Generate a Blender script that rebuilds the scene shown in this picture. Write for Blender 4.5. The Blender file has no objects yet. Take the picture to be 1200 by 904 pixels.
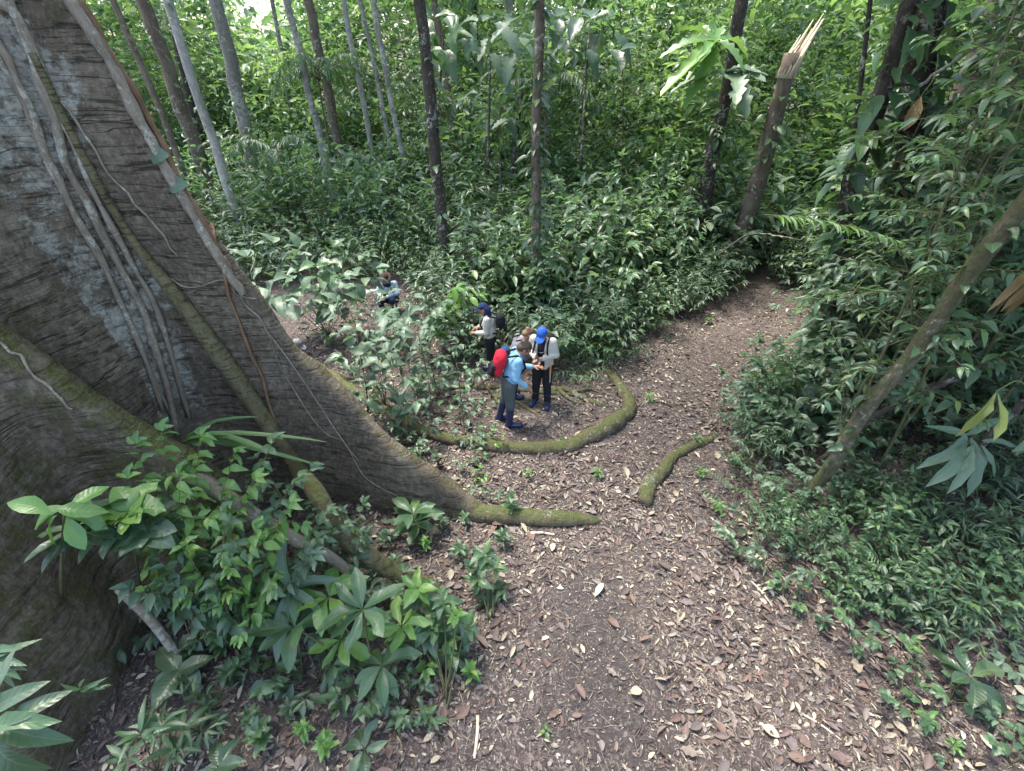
import bpy, math, random
import numpy as np
from mathutils import Vector, Matrix, Quaternion
R = math.radians
rng = np.random.default_rng(7)
random.seed(7)
sc = bpy.context.scene
COL = sc.collection

# ---------------------------------------------------------------- camera, sky, sun, exposure
CAM_H, PITCH, FPX = 5.3, R(35), 560.0
cam = bpy.data.cameras.new('camera')
cam.sensor_width = 36; cam.lens = 36*FPX/1200; cam.clip_start = 0.05; cam.clip_end = 500
co = bpy.data.objects.new('camera', cam); COL.objects.link(co)
co.location = (0, 0, CAM_H); co.rotation_euler = (R(90)-PITCH, 0, 0)
sc.camera = co

SUN = Vector((-0.28, 0.22, 0.95)).normalized()
w = bpy.data.worlds.new('World'); sc.world = w; w.use_nodes = True
wn = w.node_tree.nodes; wl = w.node_tree.links
sky = wn.new('ShaderNodeTexSky'); sky.sky_type = 'NISHITA'; sky.sun_disc = False
sky.sun_elevation = math.asin(SUN.z); sky.sun_rotation = math.atan2(SUN.x, SUN.y)
sky.air_density = 1.0; sky.dust_density = 3.0; sky.ozone_density = 1.0
wl.new(sky.outputs[0], wn['Background'].inputs[0]); wn['Background'].inputs[1].default_value = 0.15
sl = bpy.data.lights.new('sun', 'SUN'); sl.energy = 2.2; sl.angle = R(12); sl.color = (1, .95, .86)
so = bpy.data.objects.new('sun', sl); COL.objects.link(so)
so.rotation_euler = SUN.to_track_quat('Z', 'Y').to_euler(); so.location = (0, 0, 30)
vs = sc.view_settings; sc.display_settings.display_device = 'sRGB'
vs.view_transform = 'Standard'; vs.look = 'None'; vs.gamma = 1.0; vs.exposure = 2.35
sc.cycles.max_bounces = 6; sc.cycles.diffuse_bounces = 3; sc.cycles.transmission_bounces = 3
sc.cycles.use_denoising = True

# ---------------------------------------------------------------- geometry helpers
CF = np.array([0, math.cos(PITCH), -math.sin(PITCH)]); CU = np.array([0, math.sin(PITCH), math.cos(PITCH)])
CAM = np.array([0, 0, CAM_H])
def ray(px, py):
    u, v = (px-600)/FPX, (452-py)/FPX
    return CF + u*np.array([1., 0, 0]) + v*CU
def at(px, py, t): return CAM + t*ray(px, py)
def proj(P):
    d = np.asarray(P, float)-CAM; z = d@CF
    return 600+FPX*d[..., 0]/z, 452-FPX*(d@CU)/z, z

EY = np.array([-3, 1.53, 2.27, 3.2, 3.9, 5.13, 6.8, 9.3, 12.1, 30.0])
EX = np.array([4.2, 3.75, 3.5, 3.03, 2.78, 2.97, 4.0, 5.7, 7.6, 20.0])
def edge(y): return np.interp(y, EY, EX)
def hgt(x, y):
    x = np.asarray(x, float); y = np.asarray(y, float)
    k = np.maximum(0, x-edge(y)-.05)
    b = 1.0*(1-np.exp(-.26*k))*np.clip((17-y)/7, 0, 1)
    r = np.hypot(x, y)
    n = .025*np.sin(2.3*x+1.1*np.sin(1.7*y))*np.cos(1.9*y+.6*x)+.012*np.sin(6.1*x+2*y)*np.cos(5.3*y-x)
    far = np.clip((r-16)/30, 0, 1)*(.8+.8*np.sin(.11*x+1)*np.cos(.09*y))
    return b+n+far
def gp(px, py):
    d = ray(px, py); t = 1.0
    for i in range(4000):
        P = CAM+t*d
        if P[2] <= hgt(P[0], P[1]): break
        t += .01
    return P
PATH = np.array([(-.75, -1), (-.61, 1.53), (-.4, 2.6), (-.05, 3.66), (-.2, 5.13), (-1.5, 6.3), (-2.2, 7.2), (-3.05, 8.6), (-5.6, 11), (-4.6, 12.2), (-2.7, 11.8),
    (-1.5, 9.3), (-.75, 8.1), (.75, 8.0), (1.7, 8.35), (2.95, 9.0), (4.6, 10.6), (6.2, 12), (7.0, 12.9), (7.4, 12.7), (7.3, 11.8), (5.65, 9.3), (3.95, 6.8), (2.95, 5.13), (2.8, 3.9), (3.05, 3.2), (3.5, 2.27), (3.75, 1.53), (4.2, -1)])
def in_poly(x, y, poly):
    x = np.atleast_1d(x); y = np.atleast_1d(y); ins = np.zeros(x.shape, bool); n = len(poly)
    for i in range(n):
        x0, y0 = poly[i]; x1, y1 = poly[(i+1) % n]
        c = ((y0 > y) != (y1 > y)) & (x < (x1-x0)*(y-y0)/((y1-y0) if y1 != y0 else 1e-9)+x0)
        ins ^= c
    return ins
def path_dist(x, y):
    """signed distance to the path outline (negative inside)"""
    x = np.atleast_1d(np.asarray(x, float)); y = np.atleast_1d(np.asarray(y, float)); d = np.full(x.shape, 1e9); n = len(PATH)
    for i in range(n):
        a = PATH[i]; b = PATH[(i+1) % n]; ab = b-a
        t = np.clip(((x-a[0])*ab[0]+(y-a[1])*ab[1])/(ab@ab), 0, 1)
        d = np.minimum(d, np.hypot(x-a[0]-t*ab[0], y-a[1]-t*ab[1]))
    return np.where(in_poly(x, y, PATH), -d, d)

def mesh_arrays(name, V, F, uv=None, var=None, mat=None, smooth=True):
    """F: list of int arrays (n,3) / (n,4)"""
    if not isinstance(F, (list, tuple)): F = [F]
    F = [f for f in F if len(f)]
    me = bpy.data.meshes.new(name)
    V = np.ascontiguousarray(V, np.float32)
    loops = np.concatenate([f.ravel() for f in F]).astype(np.int32)
    tot = np.concatenate([np.full(len(f), f.shape[1], np.int32) for f in F])
    start = np.concatenate([[0], np.cumsum(tot)[:-1]]).astype(np.int32)
    me.vertices.add(len(V)); me.vertices.foreach_set('co', V.ravel())
    me.loops.add(len(loops)); me.loops.foreach_set('vertex_index', loops)
    me.polygons.add(len(tot)); me.polygons.foreach_set('loop_start', start)
    me.polygons.foreach_set('use_smooth', np.full(len(tot), bool(smooth)))
    if uv is not None:
        l = me.uv_layers.new(name='UVMap'); l.data.foreach_set('uv', np.ascontiguousarray(uv[loops], np.float32).ravel())
    if var is not None:
        a = me.attributes.new('var', 'FLOAT', 'POINT'); a.data.foreach_set('value', np.ascontiguousarray(var, np.float32))
    me.update(calc_edges=True)
    if mat: me.materials.append(mat)
    return me
def link(name, data, parent=None, loc=(0, 0, 0)):
    o = bpy.data.objects.new(name, data); COL.objects.link(o)
    o.location = loc
    if parent is not None: o.parent = parent
    return o
def tag(o, label=None, cat=None, group=None, kind=None):
    if label: o['label'] = label
    if cat: o['category'] = cat
    if group: o['group'] = group
    if kind: o['kind'] = kind
    return o
def empty(name, loc, label, cat, group=None, rz=0):
    o = link(name, None, None, tuple(float(c) for c in loc)); o.rotation_euler = (0, 0, rz); o.empty_display_size = .1
    return tag(o, label, cat, group)
def dup(o, parent=None):
    c = o.copy(); COL.objects.link(c)
    if parent is not None: c.parent = parent
    for ch in KIDS.get(o.name, []): dup(ch, c)
    return c
KIDS = {}
def kid(parent, o): KIDS.setdefault(parent.name, []).append(o); return o

def spline(pts, n, closed=False):
    """Catmull-Rom through pts (any columns)"""
    P = np.asarray(pts, float); P = np.vstack([2*P[0]-P[1], P, 2*P[-1]-P[-2]]); out = []
    m = len(P)-3; ts = np.linspace(0, m-1e-6, n)
    for t in ts:
        i = int(t); f = t-i; a, b, c, d = P[i:i+4]
        out.append(.5*((2*b)+(c-a)*f+(2*a-5*b+4*c-d)*f*f+(3*b-a-3*c+d)*f**3))
    return np.array(out)
def tube(pts, rad, sides=8, jit=0., cap=True, flat=1.):
    P = np.asarray(pts, float); n = len(P); rad = np.broadcast_to(rad, (n,)).astype(float)
    T = np.gradient(P, axis=0); T /= np.linalg.norm(T, axis=1)[:, None]+1e-9
    ref = np.array([0, 0, 1.]) if abs(T[0][2]) < .8 else np.array([1., 0, 0])
    N = np.cross(T, ref); N /= np.linalg.norm(N, axis=1)[:, None]+1e-9
    for i in range(1, n):
        v = N[i-1]-T[i]*(N[i-1]@T[i]); N[i] = v/(np.linalg.norm(v)+1e-9)
    B = np.cross(T, N); a = np.linspace(0, 2*np.pi, sides, endpoint=False)
    rr = rad[:, None]*np.ones((1, sides))
    if jit: rr = rr*(1+jit*rng.normal(size=rr.shape))
    V = P[:, None, :]+rr[..., None]*(np.cos(a)[None, :, None]*N[:, None, :]+flat*np.sin(a)[None, :, None]*B[:, None, :])
    V = V.reshape(-1, 3)
    i = np.arange(n-1)[:, None]*sides; j = np.arange(sides)[None, :]; j2 = (j+1) % sides
    Q = np.stack([i+j, i+j2, i+sides+j2, i+sides+j], -1).reshape(-1, 4)
    Tr = np.zeros((0, 3), int)
    if cap:
        c0 = len(V); V = np.vstack([V, P[0], P[-1]]); e = np.arange(sides); e2 = (e+1) % sides
        Tr = np.vstack([np.stack([np.full(sides, c0), e2, e], -1), np.stack([np.full(sides, c0+1), (n-1)*sides+e, (n-1)*sides+e2], -1)])
    u = np.concatenate([np.repeat(np.linspace(0, 1, n), sides), [0, 1][:2 if cap else 0]])
    return V, Q, Tr, u
class Batch:
    def __init__(s): s.V = []; s.Q = []; s.T = []; s.var = []; s.n = 0
    def add(s, V, Q=None, T=None, var=None):
        s.V.append(V)
        if Q is not None and len(Q): s.Q.append(Q+s.n)
        if T is not None and len(T): s.T.append(T+s.n)
        s.var.append(np.broadcast_to(0. if var is None else var, (len(V),))); s.n += len(V); return s
    def tube(s, *a, var=None, **k):
        V, Q, T, u = tube(*a, **k); return s.add(V, Q, T, u if var is None else var)
    def mesh(s, name, mat, smooth=True):
        F = []
        if s.Q: F.append(np.vstack(s.Q))
        if s.T: F.append(np.vstack(s.T))
        return mesh_arrays(name, np.vstack(s.V), F, None, np.concatenate(s.var), mat, smooth)

# ---- signed distance modelling (one continuous skin for the tree, bodies and clothes)
class SDF:
    def __init__(s, lo, hi, h):
        s.lo = np.array(lo, float); s.h = h; s.n = np.ceil((np.array(hi)-s.lo)/h).astype(int)+1
        s.ax = [s.lo[i]+h*np.arange(s.n[i]) for i in range(3)]; s.D = np.full(s.n, 9., np.float32)
    def op(s, fn, lo, hi, k=.0, sub=False):
        m = k+2.5*s.h
        i0 = np.clip(np.floor((np.array(lo)-m-s.lo)/s.h).astype(int), 0, s.n); i1 = np.clip(np.ceil((np.array(hi)+m-s.lo)/s.h).astype(int)+1, 0, s.n)
        if np.any(i1 <= i0): return s
        sl_ = tuple(slice(a, b) for a, b in zip(i0, i1))
        X = s.ax[0][sl_[0]][:, None, None]; Y = s.ax[1][sl_[1]][None, :, None]; Z = s.ax[2][sl_[2]][None, None, :]
        d = fn(X, Y, Z); a = s.D[sl_]
        if sub: s.D[sl_] = np.maximum(a, -d); return s
        if k > 0:
            hh = np.maximum(k-np.abs(a-d), 0)/k; s.D[sl_] = np.minimum(a, d)-hh*hh*k/4
        else: s.D[sl_] = np.minimum(a, d)
        return s
    def cone(s, a, b, ra, rb, k=.02, flat=(1, 1, 1), sub=False):
        a = np.array(a, float); b = np.array(b, float); f = np.array(flat, float)
        aa, bb = a/f, b/f; ab = bb-aa; L = max(ab@ab, 1e-9)
        def fn(X, Y, Z):
            x, y, z = X/f[0]-aa[0], Y/f[1]-aa[1], Z/f[2]-aa[2]
            t = np.clip((x*ab[0]+y*ab[1]+z*ab[2])/L, 0, 1)
            return np.sqrt((x-t*ab[0])**2+(y-t*ab[1])**2+(z-t*ab[2])**2)-(ra+(rb-ra)*t)
        rm = max(ra, rb)*max(f)
        return s.op(fn, np.minimum(a, b)-rm, np.maximum(a, b)+rm, k, sub)
    def ell(s, c, r, k=.02, rot=None, sub=False):
        c = np.array(c, float); r = np.array(r, float); M = np.eye(3) if rot is None else np.array(rot)
        def fn(X, Y, Z):
            x, y, z = X-c[0], Y-c[1], Z-c[2]
            q = [(M[0, i]*x+M[1, i]*y+M[2, i]*z)/r[i] for i in range(3)]
            l = np.sqrt(q[0]**2+q[1]**2+q[2]**2)+1e-6
            g = np.sqrt((q[0]/r[0])**2+(q[1]/r[1])**2+(q[2]/r[2])**2)+1e-6
            return l*(l-1)/g
        return s.op(fn, c-max(r), c+max(r), k, sub)
    def box(s, c, r, rd=.02, k=.02, rot=None, sub=False):
        c = np.array(c, float); r = np.array(r, float); M = np.eye(3) if rot is None else np.array(rot)
        def fn(X, Y, Z):
            x, y, z = X-c[0], Y-c[1], Z-c[2]
            q = [np.abs(M[0, i]*x+M[1, i]*y+M[2, i]*z)-(r[i]-rd) for i in range(3)]
            return np.sqrt(np.maximum(q[0], 0)**2+np.maximum(q[1], 0)**2+np.maximum(q[2], 0)**2)+np.minimum(np.maximum(np.maximum(q[0], q[1]), q[2]), 0)-rd
        rm = np.linalg.norm(r)
        return s.op(fn, c-rm, c+rm, k, sub)
    def nets(s):
        D = s.D; D[0] = np.maximum(D[0], .01); D[-1] = np.maximum(D[-1], .01); D[:, 0] = np.maximum(D[:, 0], .01); D[:, -1] = np.maximum(D[:, -1], .01); D[:, :, 0] = np.maximum(D[:, :, 0], .01); D[:, :, -1] = np.maximum(D[:, :, -1], .01)
        I = D < 0; n = np.array(D.shape)-1
        cs = np.zeros(n, np.int8)
        C = [(i, j, k) for i in (0, 1) for j in (0, 1) for k in (0, 1)]
        def sh(A, c): return A[c[0]:c[0]+n[0], c[1]:c[1]+n[1], c[2]:c[2]+n[2]]
        for c in C: cs += sh(I, c)
        act = (cs > 0) & (cs < 8); ids = np.argwhere(act)
        idx = np.full(n, -1, np.int64); idx[act] = np.arange(len(ids))
        acc = np.zeros((len(ids), 3)); cnt = np.zeros(len(ids))
        val = {c: D[ids[:, 0]+c[0], ids[:, 1]+c[1], ids[:, 2]+c[2]].astype(float) for c in C}
        for c in C:
            for a in range(3):
                if c[a]: continue
                e = list(c); e[a] = 1; e = tuple(e); va, vb = val[c], val[e]
                m = (va < 0) != (vb < 0); t = va[m]/(va[m]-vb[m]); p = np.tile(np.array(c, float), (m.sum(), 1)); p[:, a] += t
                acc[m] += p; cnt[m] += 1
        V = s.lo+s.h*(ids+acc/cnt[:, None]); Q = []
        for a in range(3):
            b, c = (a+1) % 3, (a+2) % 3
            A0 = [slice(1, -1)]*3; A0[a] = slice(0, -1); A1 = [slice(1, -1)]*3; A1[a] = slice(1, None)
            i0 = I[tuple(A0)]; i1 = I[tuple(A1)]
            for flip in (0, 1):
                g = np.argwhere((i0 & ~i1) if not flip else (~i0 & i1))
                if not len(g): continue
                off = np.ones(3, int); off[a] = 0; g = g+off
                def ce(db, dc):
                    q = g.copy(); q[:, b] -= db; q[:, c] -= dc; return idx[q[:, 0], q[:, 1], q[:, 2]]
                q = np.stack([ce(1, 1), ce(0, 1), ce(0, 0), ce(1, 0)], -1)
                Q.append(q[:, ::-1] if flip else q)
        return V, np.vstack(Q)
    def obj(s, name, mat, parent=None):
        V, Q = s.nets(); return link(name, mesh_arrays(name, V, Q, mat=mat), parent)

# ---------------------------------------------------------------- materials
def newmat(name):
    m = bpy.data.materials.new(name); m.use_nodes = True; nt = m.node_tree; nt.nodes.clear(); return m, nt
def N(nt, t, **k):
    n = nt.nodes.new(t)
    for a, b in k.items():
        if a == 'ins':
            for i, v in b.items():
                if hasattr(v, 'links') or isinstance(v, bpy.types.NodeSocket): nt.links.new(v, n.inputs[i])
                else: n.inputs[i].default_value = v
        else: setattr(n, a, b)
    return n
def math_(nt, op, a, b=0., c=None):
    ins = {0: a, 1: b}
    if c is not None: ins[2] = c
    return N(nt, 'ShaderNodeMath', operation=op, ins=ins).outputs[0]
def ramp(nt, fac, stops, interp='LINEAR'):
    n = N(nt, 'ShaderNodeValToRGB'); n.color_ramp.interpolation = interp; e = n.color_ramp.elements
    while len(e) < len(stops): e.new(.5)
    for i, (p, c) in enumerate(stops): e[i].position = p; e[i].color = (*c, 1)
    nt.links.new(fac, n.inputs[0]); return n.outputs[0]
def mix(nt, f, a, b, mode='MIX'):
    n = N(nt, 'ShaderNodeMix', data_type='RGBA', blend_type=mode)
    for i, v in ((0, f), (6, a), (7, b)):
        if isinstance(v, bpy.types.NodeSocket): nt.links.new(v, n.inputs[i])
        elif i and len(v) == 3: n.inputs[i].default_value = (*v, 1)
        else: n.inputs[i].default_value = v
    return n.outputs[2]
def noise(nt, vec, scale, detail=4, rough=.55, dist=0.):
    n = N(nt, 'ShaderNodeTexNoise'); n.inputs['Scale'].default_value = scale; n.inputs['Detail'].default_value = detail; n.inputs['Roughness'].default_value = rough; n.inputs['Distortion'].default_value = dist
    if vec is not None: nt.links.new(vec, n.inputs['Vector'])
    return n.outputs[0]
def scaled(nt, vec, s, r=(0, 0, 0)): return N(nt, 'ShaderNodeMapping', ins={0: vec, 2: r, 3: s}).outputs[0]
def step_(nt, x, lo, hi): return N(nt, 'ShaderNodeMapRange', ins={0: x, 1: lo, 2: hi, 3: 0., 4: 1.}).outputs[0]
def bump(nt, h, st=.5, dist=.01): return N(nt, 'ShaderNodeBump', ins={'Strength': st, 'Distance': dist, 'Height': h}).outputs[0]
def out(nt, sh): nt.links.new(sh, N(nt, 'ShaderNodeOutputMaterial').inputs[0])

def leaf_mat(name, stops, trans=.3, tcol=(.25, .42, .04), rough=.38, veins=True, spec=.5, nv=9.):
    m, nt = newmat(name)
    var = N(nt, 'ShaderNodeAttribute', attribute_name='var').outputs['Fac']
    oi = N(nt, 'ShaderNodeObjectInfo').outputs['Random']
    fac = math_(nt, 'FRACT', math_(nt, 'ADD', var, math_(nt, 'MULTIPLY', oi, .98)))
    c = ramp(nt, fac, stops)
    tc = N(nt, 'ShaderNodeTexCoord')
    nz = noise(nt, tc.outputs['Object'], 7, 3)
    c = mix(nt, math_(nt, 'MULTIPLY', nz, .5), c, mix(nt, .5, c, (.10, .13, .03)))
    ins = {'Roughness': rough, 'Specular IOR Level': spec}
    if veins:
        uv = N(nt, 'ShaderNodeSeparateXYZ', ins={0: tc.outputs['UV']})
        au = math_(nt, 'ABSOLUTE', math_(nt, 'SUBTRACT', math_(nt, 'MULTIPLY', uv.outputs[0], 2.), 1.)); v = uv.outputs[1]
        rib = step_(nt, au, .09, .03)
        s = math_(nt, 'ABSOLUTE', math_(nt, 'SINE', math_(nt, 'MULTIPLY', math_(nt, 'SUBTRACT', v, math_(nt, 'MULTIPLY', au, .16)), nv*3.14159)))
        lat = step_(nt, s, .22, .03)
        k = math_(nt, 'MAXIMUM', rib, math_(nt, 'MULTIPLY', lat, .55))
        c = mix(nt, math_(nt, 'MULTIPLY', k, .45), c, mix(nt, .5, c, (.22, .32, .12)))
        h = math_(nt, 'SUBTRACT', s, math_(nt, 'MULTIPLY', rib, 1.2))
        # insect holes' brown edges and blotches
        bl = step_(nt, noise(nt, tc.outputs['Object'], 16, 2), .70, .76)
        c = mix(nt, math_(nt, 'MULTIPLY', bl, .5), c, (.14, .11, .03))
        ins['Normal'] = bump(nt, h, .16, .008)
    ins['Base Color'] = c
    p = N(nt, 'ShaderNodeBsdfPrincipled', ins=ins)
    t = N(nt, 'ShaderNodeBsdfTranslucent', ins={0: mix(nt, .55, c, tcol)})
    out(nt, N(nt, 'ShaderNodeMixShader', ins={0: trans, 1: p.outputs[0], 2: t.outputs[0]}).outputs[0])
    return m
G = lambda r, g, b: (r, g, b)
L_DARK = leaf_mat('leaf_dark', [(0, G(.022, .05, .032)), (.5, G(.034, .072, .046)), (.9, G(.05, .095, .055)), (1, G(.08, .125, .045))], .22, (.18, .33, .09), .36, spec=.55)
L_MID = leaf_mat('leaf_mid', [(0, G(.034, .078, .042)), (.5, G(.052, .112, .058)), (.92, G(.075, .15, .065)), (1, G(.13, .2, .045))], .28, (.22, .4, .08), .38, spec=.55)
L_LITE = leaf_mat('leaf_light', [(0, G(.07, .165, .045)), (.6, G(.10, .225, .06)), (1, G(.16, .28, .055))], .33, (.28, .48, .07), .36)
L_GREY = leaf_mat('leaf_greyish', [(0, G(.06, .11, .078)), (.6, G(.09, .148, .105)), (1, G(.13, .19, .125))], .25, (.22, .38, .12), .48, nv=7., spec=.5)
L_FAR = leaf_mat('leaf_far', [(0, G(0.030, 0.071, 0.046)), (.35, G(0.054, 0.114, 0.070)), (.75, G(0.087, 0.163, 0.100)), (.95, G(0.136, 0.224, 0.097)), (1, G(0.218, 0.299, 0.085))], .42, (.25, .46, .11), .38, veins=False, spec=.55)  # base colours lifted to suggest haze over the far forest
L_FARB = leaf_mat('leaf_far_bright', [(0, G(0.058, 0.125, 0.063)), (.5, G(0.106, 0.194, 0.082)), (1, G(0.192, 0.293, 0.088))], .5, (.34, .54, .12), .4, veins=False)  # brighter mix for the far leaves, colour raised for the same hazy depth
L_YELL = leaf_mat('leaf_yellowing', [(0, G(.17, .20, .045)), (.5, G(.21, .235, .06)), (1, G(.13, .18, .045))], .3, (.4, .4, .05), .45)
L_BROWN = leaf_mat('leaf_dead_brown', [(0, G(.15, .085, .035)), (.5, G(.21, .12, .045)), (1, G(.11, .06, .035))], .2, (.3, .15, .04), .6)
L_GRASS = leaf_mat('leaf_strap', [(0, G(.04, .10, .03)), (1, G(.08, .16, .05))], .25, (.24, .44, .05), .4, veins=False)

def litter_mat(name, spread=1.):
    m, nt = newmat(name)
    var = N(nt, 'ShaderNodeAttribute', attribute_name='var').outputs['Fac']; oi = N(nt, 'ShaderNodeObjectInfo').outputs['Random']
    fac = math_(nt, 'FRACT', math_(nt, 'ADD', var, math_(nt, 'MULTIPLY', oi, .98 if spread == 1. else spread)))
    c = ramp(nt, fac, [(0, G(0.036, 0.028, 0.024)), (.16, G(0.077, 0.056, 0.050)), (.32, G(0.146, 0.092, 0.073)), (.48, G(0.119, 0.096, 0.092)), (.62, G(0.182, 0.139, 0.112)), (.74, G(0.188, 0.169, 0.156)), (.86, G(0.276, 0.229, 0.167)), (.96, G(0.390, 0.342, 0.248)), (1, G(0.477, 0.432, 0.331))])
    tc = N(nt, 'ShaderNodeTexCoord'); nz = noise(nt, tc.outputs['Object'], 45, 4)
    c = mix(nt, math_(nt, 'MULTIPLY', step_(nt, nz, .5, .7), .6), c, (.07, .045, .035))
    p = N(nt, 'ShaderNodeBsdfPrincipled', ins={'Base Color': c, 'Roughness': .62, 'Specular IOR Level': .35, 'Normal': bump(nt, nz, .3, .004)})
    out(nt, p.outputs[0]); return m
LITTER = litter_mat('dry_leaf_litter')

def ground_mat():
    m, nt = newmat('forest_floor'); tc = N(nt, 'ShaderNodeTexCoord'); o = tc.outputs['Object']
    worn = N(nt, 'ShaderNodeVectorMath', operation='LENGTH', ins={0: scaled(nt, N(nt, 'ShaderNodeVectorMath', operation='SUBTRACT', ins={0: o, 1: (1.0, 2.4, 0)}).outputs[0], (1.2, .45, 0))}).outputs[1]; n1 = noise(nt, o, 1.1, 5); n2 = noise(nt, o, 16, 5, .65); n3 = noise(nt, scaled(nt, o, (1, 1, 1)), 55, 3, .6)
    vo = N(nt, 'ShaderNodeTexVoronoi', ins={0: o, 'Scale': 30.}); vc = N(nt, 'ShaderNodeSeparateXYZ', ins={0: vo.outputs['Color']}).outputs[0]
    base = ramp(nt, n2, [(.25, G(0.022, 0.018, 0.017)), (.5, G(0.057, 0.047, 0.044)), (.72, G(0.116, 0.095, 0.085))])
    base = mix(nt, step_(nt, n1, .42, .62), base, mix(nt, .5, base, (.06, .05, .042)))
    chips = ramp(nt, vc, [(0, G(0.039, 0.029, 0.027)), (.4, G(0.097, 0.071, 0.065)), (.75, G(0.181, 0.139, 0.118)), (1, G(0.323, 0.279, 0.220))])
    f = math_(nt, 'MULTIPLY', step_(nt, n3, .46, .56), .7)
    c = mix(nt, f, base, chips)
    c = mix(nt, math_(nt, 'MULTIPLY', step_(nt, math_(nt, 'ADD', worn, math_(nt, 'MULTIPLY', n1, .8)), 1.35, .7), .55), c, (.038, .034, .033))   # trodden damp soil in the middle of the trail
    h = math_(nt, 'ADD', math_(nt, 'MULTIPLY', n3, .6), n2)
    p = N(nt, 'ShaderNodeBsdfPrincipled', ins={'Base Color': c, 'Roughness': .85, 'Specular IOR Level': .25, 'Normal': bump(nt, h, .8, .03)})
    out(nt, p.outputs[0]); return m
GROUND = ground_mat()

def bark_mat(name, stops, ring=0., lichen=0., moss=0., sc_=3., lcol=(.47, .46, .39), mcol=(.10, .13, .025), lichen_zone=None, along=(1, 1, .25), bumpd=.02, mth=.55):
    m, nt = newmat(name); tc = N(nt, 'ShaderNodeTexCoord'); o = tc.outputs['Object']
    n1 = noise(nt, scaled(nt, o, along), sc_*6, 8, .7); n2 = noise(nt, o, sc_*.6, 5, .6)
    c = ramp(nt, math_(nt, 'ADD', math_(nt, 'MULTIPLY', n1, .6), math_(nt, 'MULTIPLY', n2, .4)), stops)
    h = n1
    if ring:
        # growth rings and cracks that run level round the stem, fine vertical fissures across them
        wob = N(nt, 'ShaderNodeVectorMath', operation='ADD', ins={0: o, 1: N(nt, 'ShaderNodeVectorMath', operation='SCALE', ins={0: N(nt, 'ShaderNodeTexNoise', ins={'Vector': o, 'Scale': 1.1, 'Detail': 3.}).outputs[1], 'Scale': .11}).outputs[0]}).outputs[0]
        rr = noise(nt, scaled(nt, wob, (.9, .9, 8.5)), sc_*1.2, 7, .72)
        r2 = noise(nt, scaled(nt, wob, (.3, .3, 4.5)), sc_*.8, 2, .5)
        crack = math_(nt, 'MAXIMUM', math_(nt, 'MULTIPLY', step_(nt, math_(nt, 'ABSOLUTE', math_(nt, 'SUBTRACT', r2, .5)), .010, .0), step_(nt, n2, .44, .52)), step_(nt, rr, .43, .35))
        vv = noise(nt, scaled(nt, o, (9, 9, 3.5)), sc_*1.8, 6, .7)
        c = mix(nt, math_(nt, 'MULTIPLY', step_(nt, vv, .5, .7), .35), c, tuple(1.25*x for x in stops[-1][1]))
        c = mix(nt, math_(nt, 'MULTIPLY', crack, ring), c, tuple(.45*x for x in stops[0][1]))
        h = math_(nt, 'ADD', math_(nt, 'MULTIPLY', vv, .8), math_(nt, 'MULTIPLY', rr, 1.3)); h = math_(nt, 'SUBTRACT', h, math_(nt, 'MULTIPLY', crack, .8))
    if lichen:
        ln = noise(nt, o, sc_*3.2, 9, .75, .2); lb = noise(nt, o, sc_*.5, 3, .5)
        k = math_(nt, 'ADD', ln, math_(nt, 'MULTIPLY', math_(nt, 'SUBTRACT', lb, .5), .55))
        if lichen_zone:
            a = N(nt, 'ShaderNodeAttribute', attribute_name='var').outputs['Fac']
            k = math_(nt, 'ADD', k, math_(nt, 'MULTIPLY', math_(nt, 'SUBTRACT', math_(nt, 'MAXIMUM', a, 0.), 1.), .24))
        lf = step_(nt, k, .60-lichen*.12, .68-lichen*.12)
        c = mix(nt, math_(nt, 'MULTIPLY', lf, .8), c, ramp(nt, noise(nt, o, sc_*9, 4, .7), [(.3, tuple(.45*x for x in lcol)), (.6, lcol)])); h = math_(nt, 'ADD', h, math_(nt, 'MULTIPLY', lf, .2))
    if moss:
        nz = N(nt, 'ShaderNodeSeparateXYZ', ins={0: N(nt, 'ShaderNodeNewGeometry').outputs['Normal']}).outputs[2]
        mn = noise(nt, o, sc_*2.2, 8, .75)
        k = math_(nt, 'ADD', math_(nt, 'MULTIPLY', nz, .25), math_(nt, 'MULTIPLY', mn, 1.25))
        if lichen_zone: k = math_(nt, 'ADD', k, math_(nt, 'MULTIPLY', math_(nt, 'MAXIMUM', math_(nt, 'MULTIPLY', a, -1.), 0.), .16))
        mf = step_(nt, k, mth+.40-moss*.3, mth+.62-moss*.3); mf = math_(nt, 'MULTIPLY', mf, min(1, .55+.4*moss))
        fine = noise(nt, o, sc_*14, 6, .78)
        c = mix(nt, mf, c, ramp(nt, fine, [(.34, tuple(.35*x for x in mcol)), (.52, mcol), (.68, tuple(min(1, 2.1*x) for x in mcol))])); h = math_(nt, 'ADD', h, math_(nt, 'MULTIPLY', math_(nt, 'MULTIPLY', mf, fine), 1.2))
    p = N(nt, 'ShaderNodeBsdfPrincipled', ins={'Base Color': c, 'Roughness': .85, 'Specular IOR Level': .2, 'Normal': bump(nt, h, .9, bumpd)})
    out(nt, p.outputs[0]); return m
B_KAPOK = bark_mat('bark_kapok', [(.3, G(0.048, 0.037, 0.027)), (.5, G(0.147, 0.117, 0.085)), (.68, G(0.314, 0.270, 0.201))], ring=.65, lichen=1.35, moss=.7, sc_=2.2, lichen_zone=True, bumpd=.038, along=(1, 1, 1), mcol=(.10, .105, .03))
B_LIANA = bark_mat('bark_liana', [(.3, G(.09, .07, .05)), (.5, G(.2, .165, .125)), (.7, G(.32, .28, .22))], lichen=.5, moss=.25, sc_=6, bumpd=.006)
B_LIANAB = bark_mat('bark_liana_brown', [(.3, G(.08, .045, .025)), (.5, G(.17, .10, .06)), (.7, G(.26, .17, .1))], sc_=6, bumpd=.006)
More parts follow.
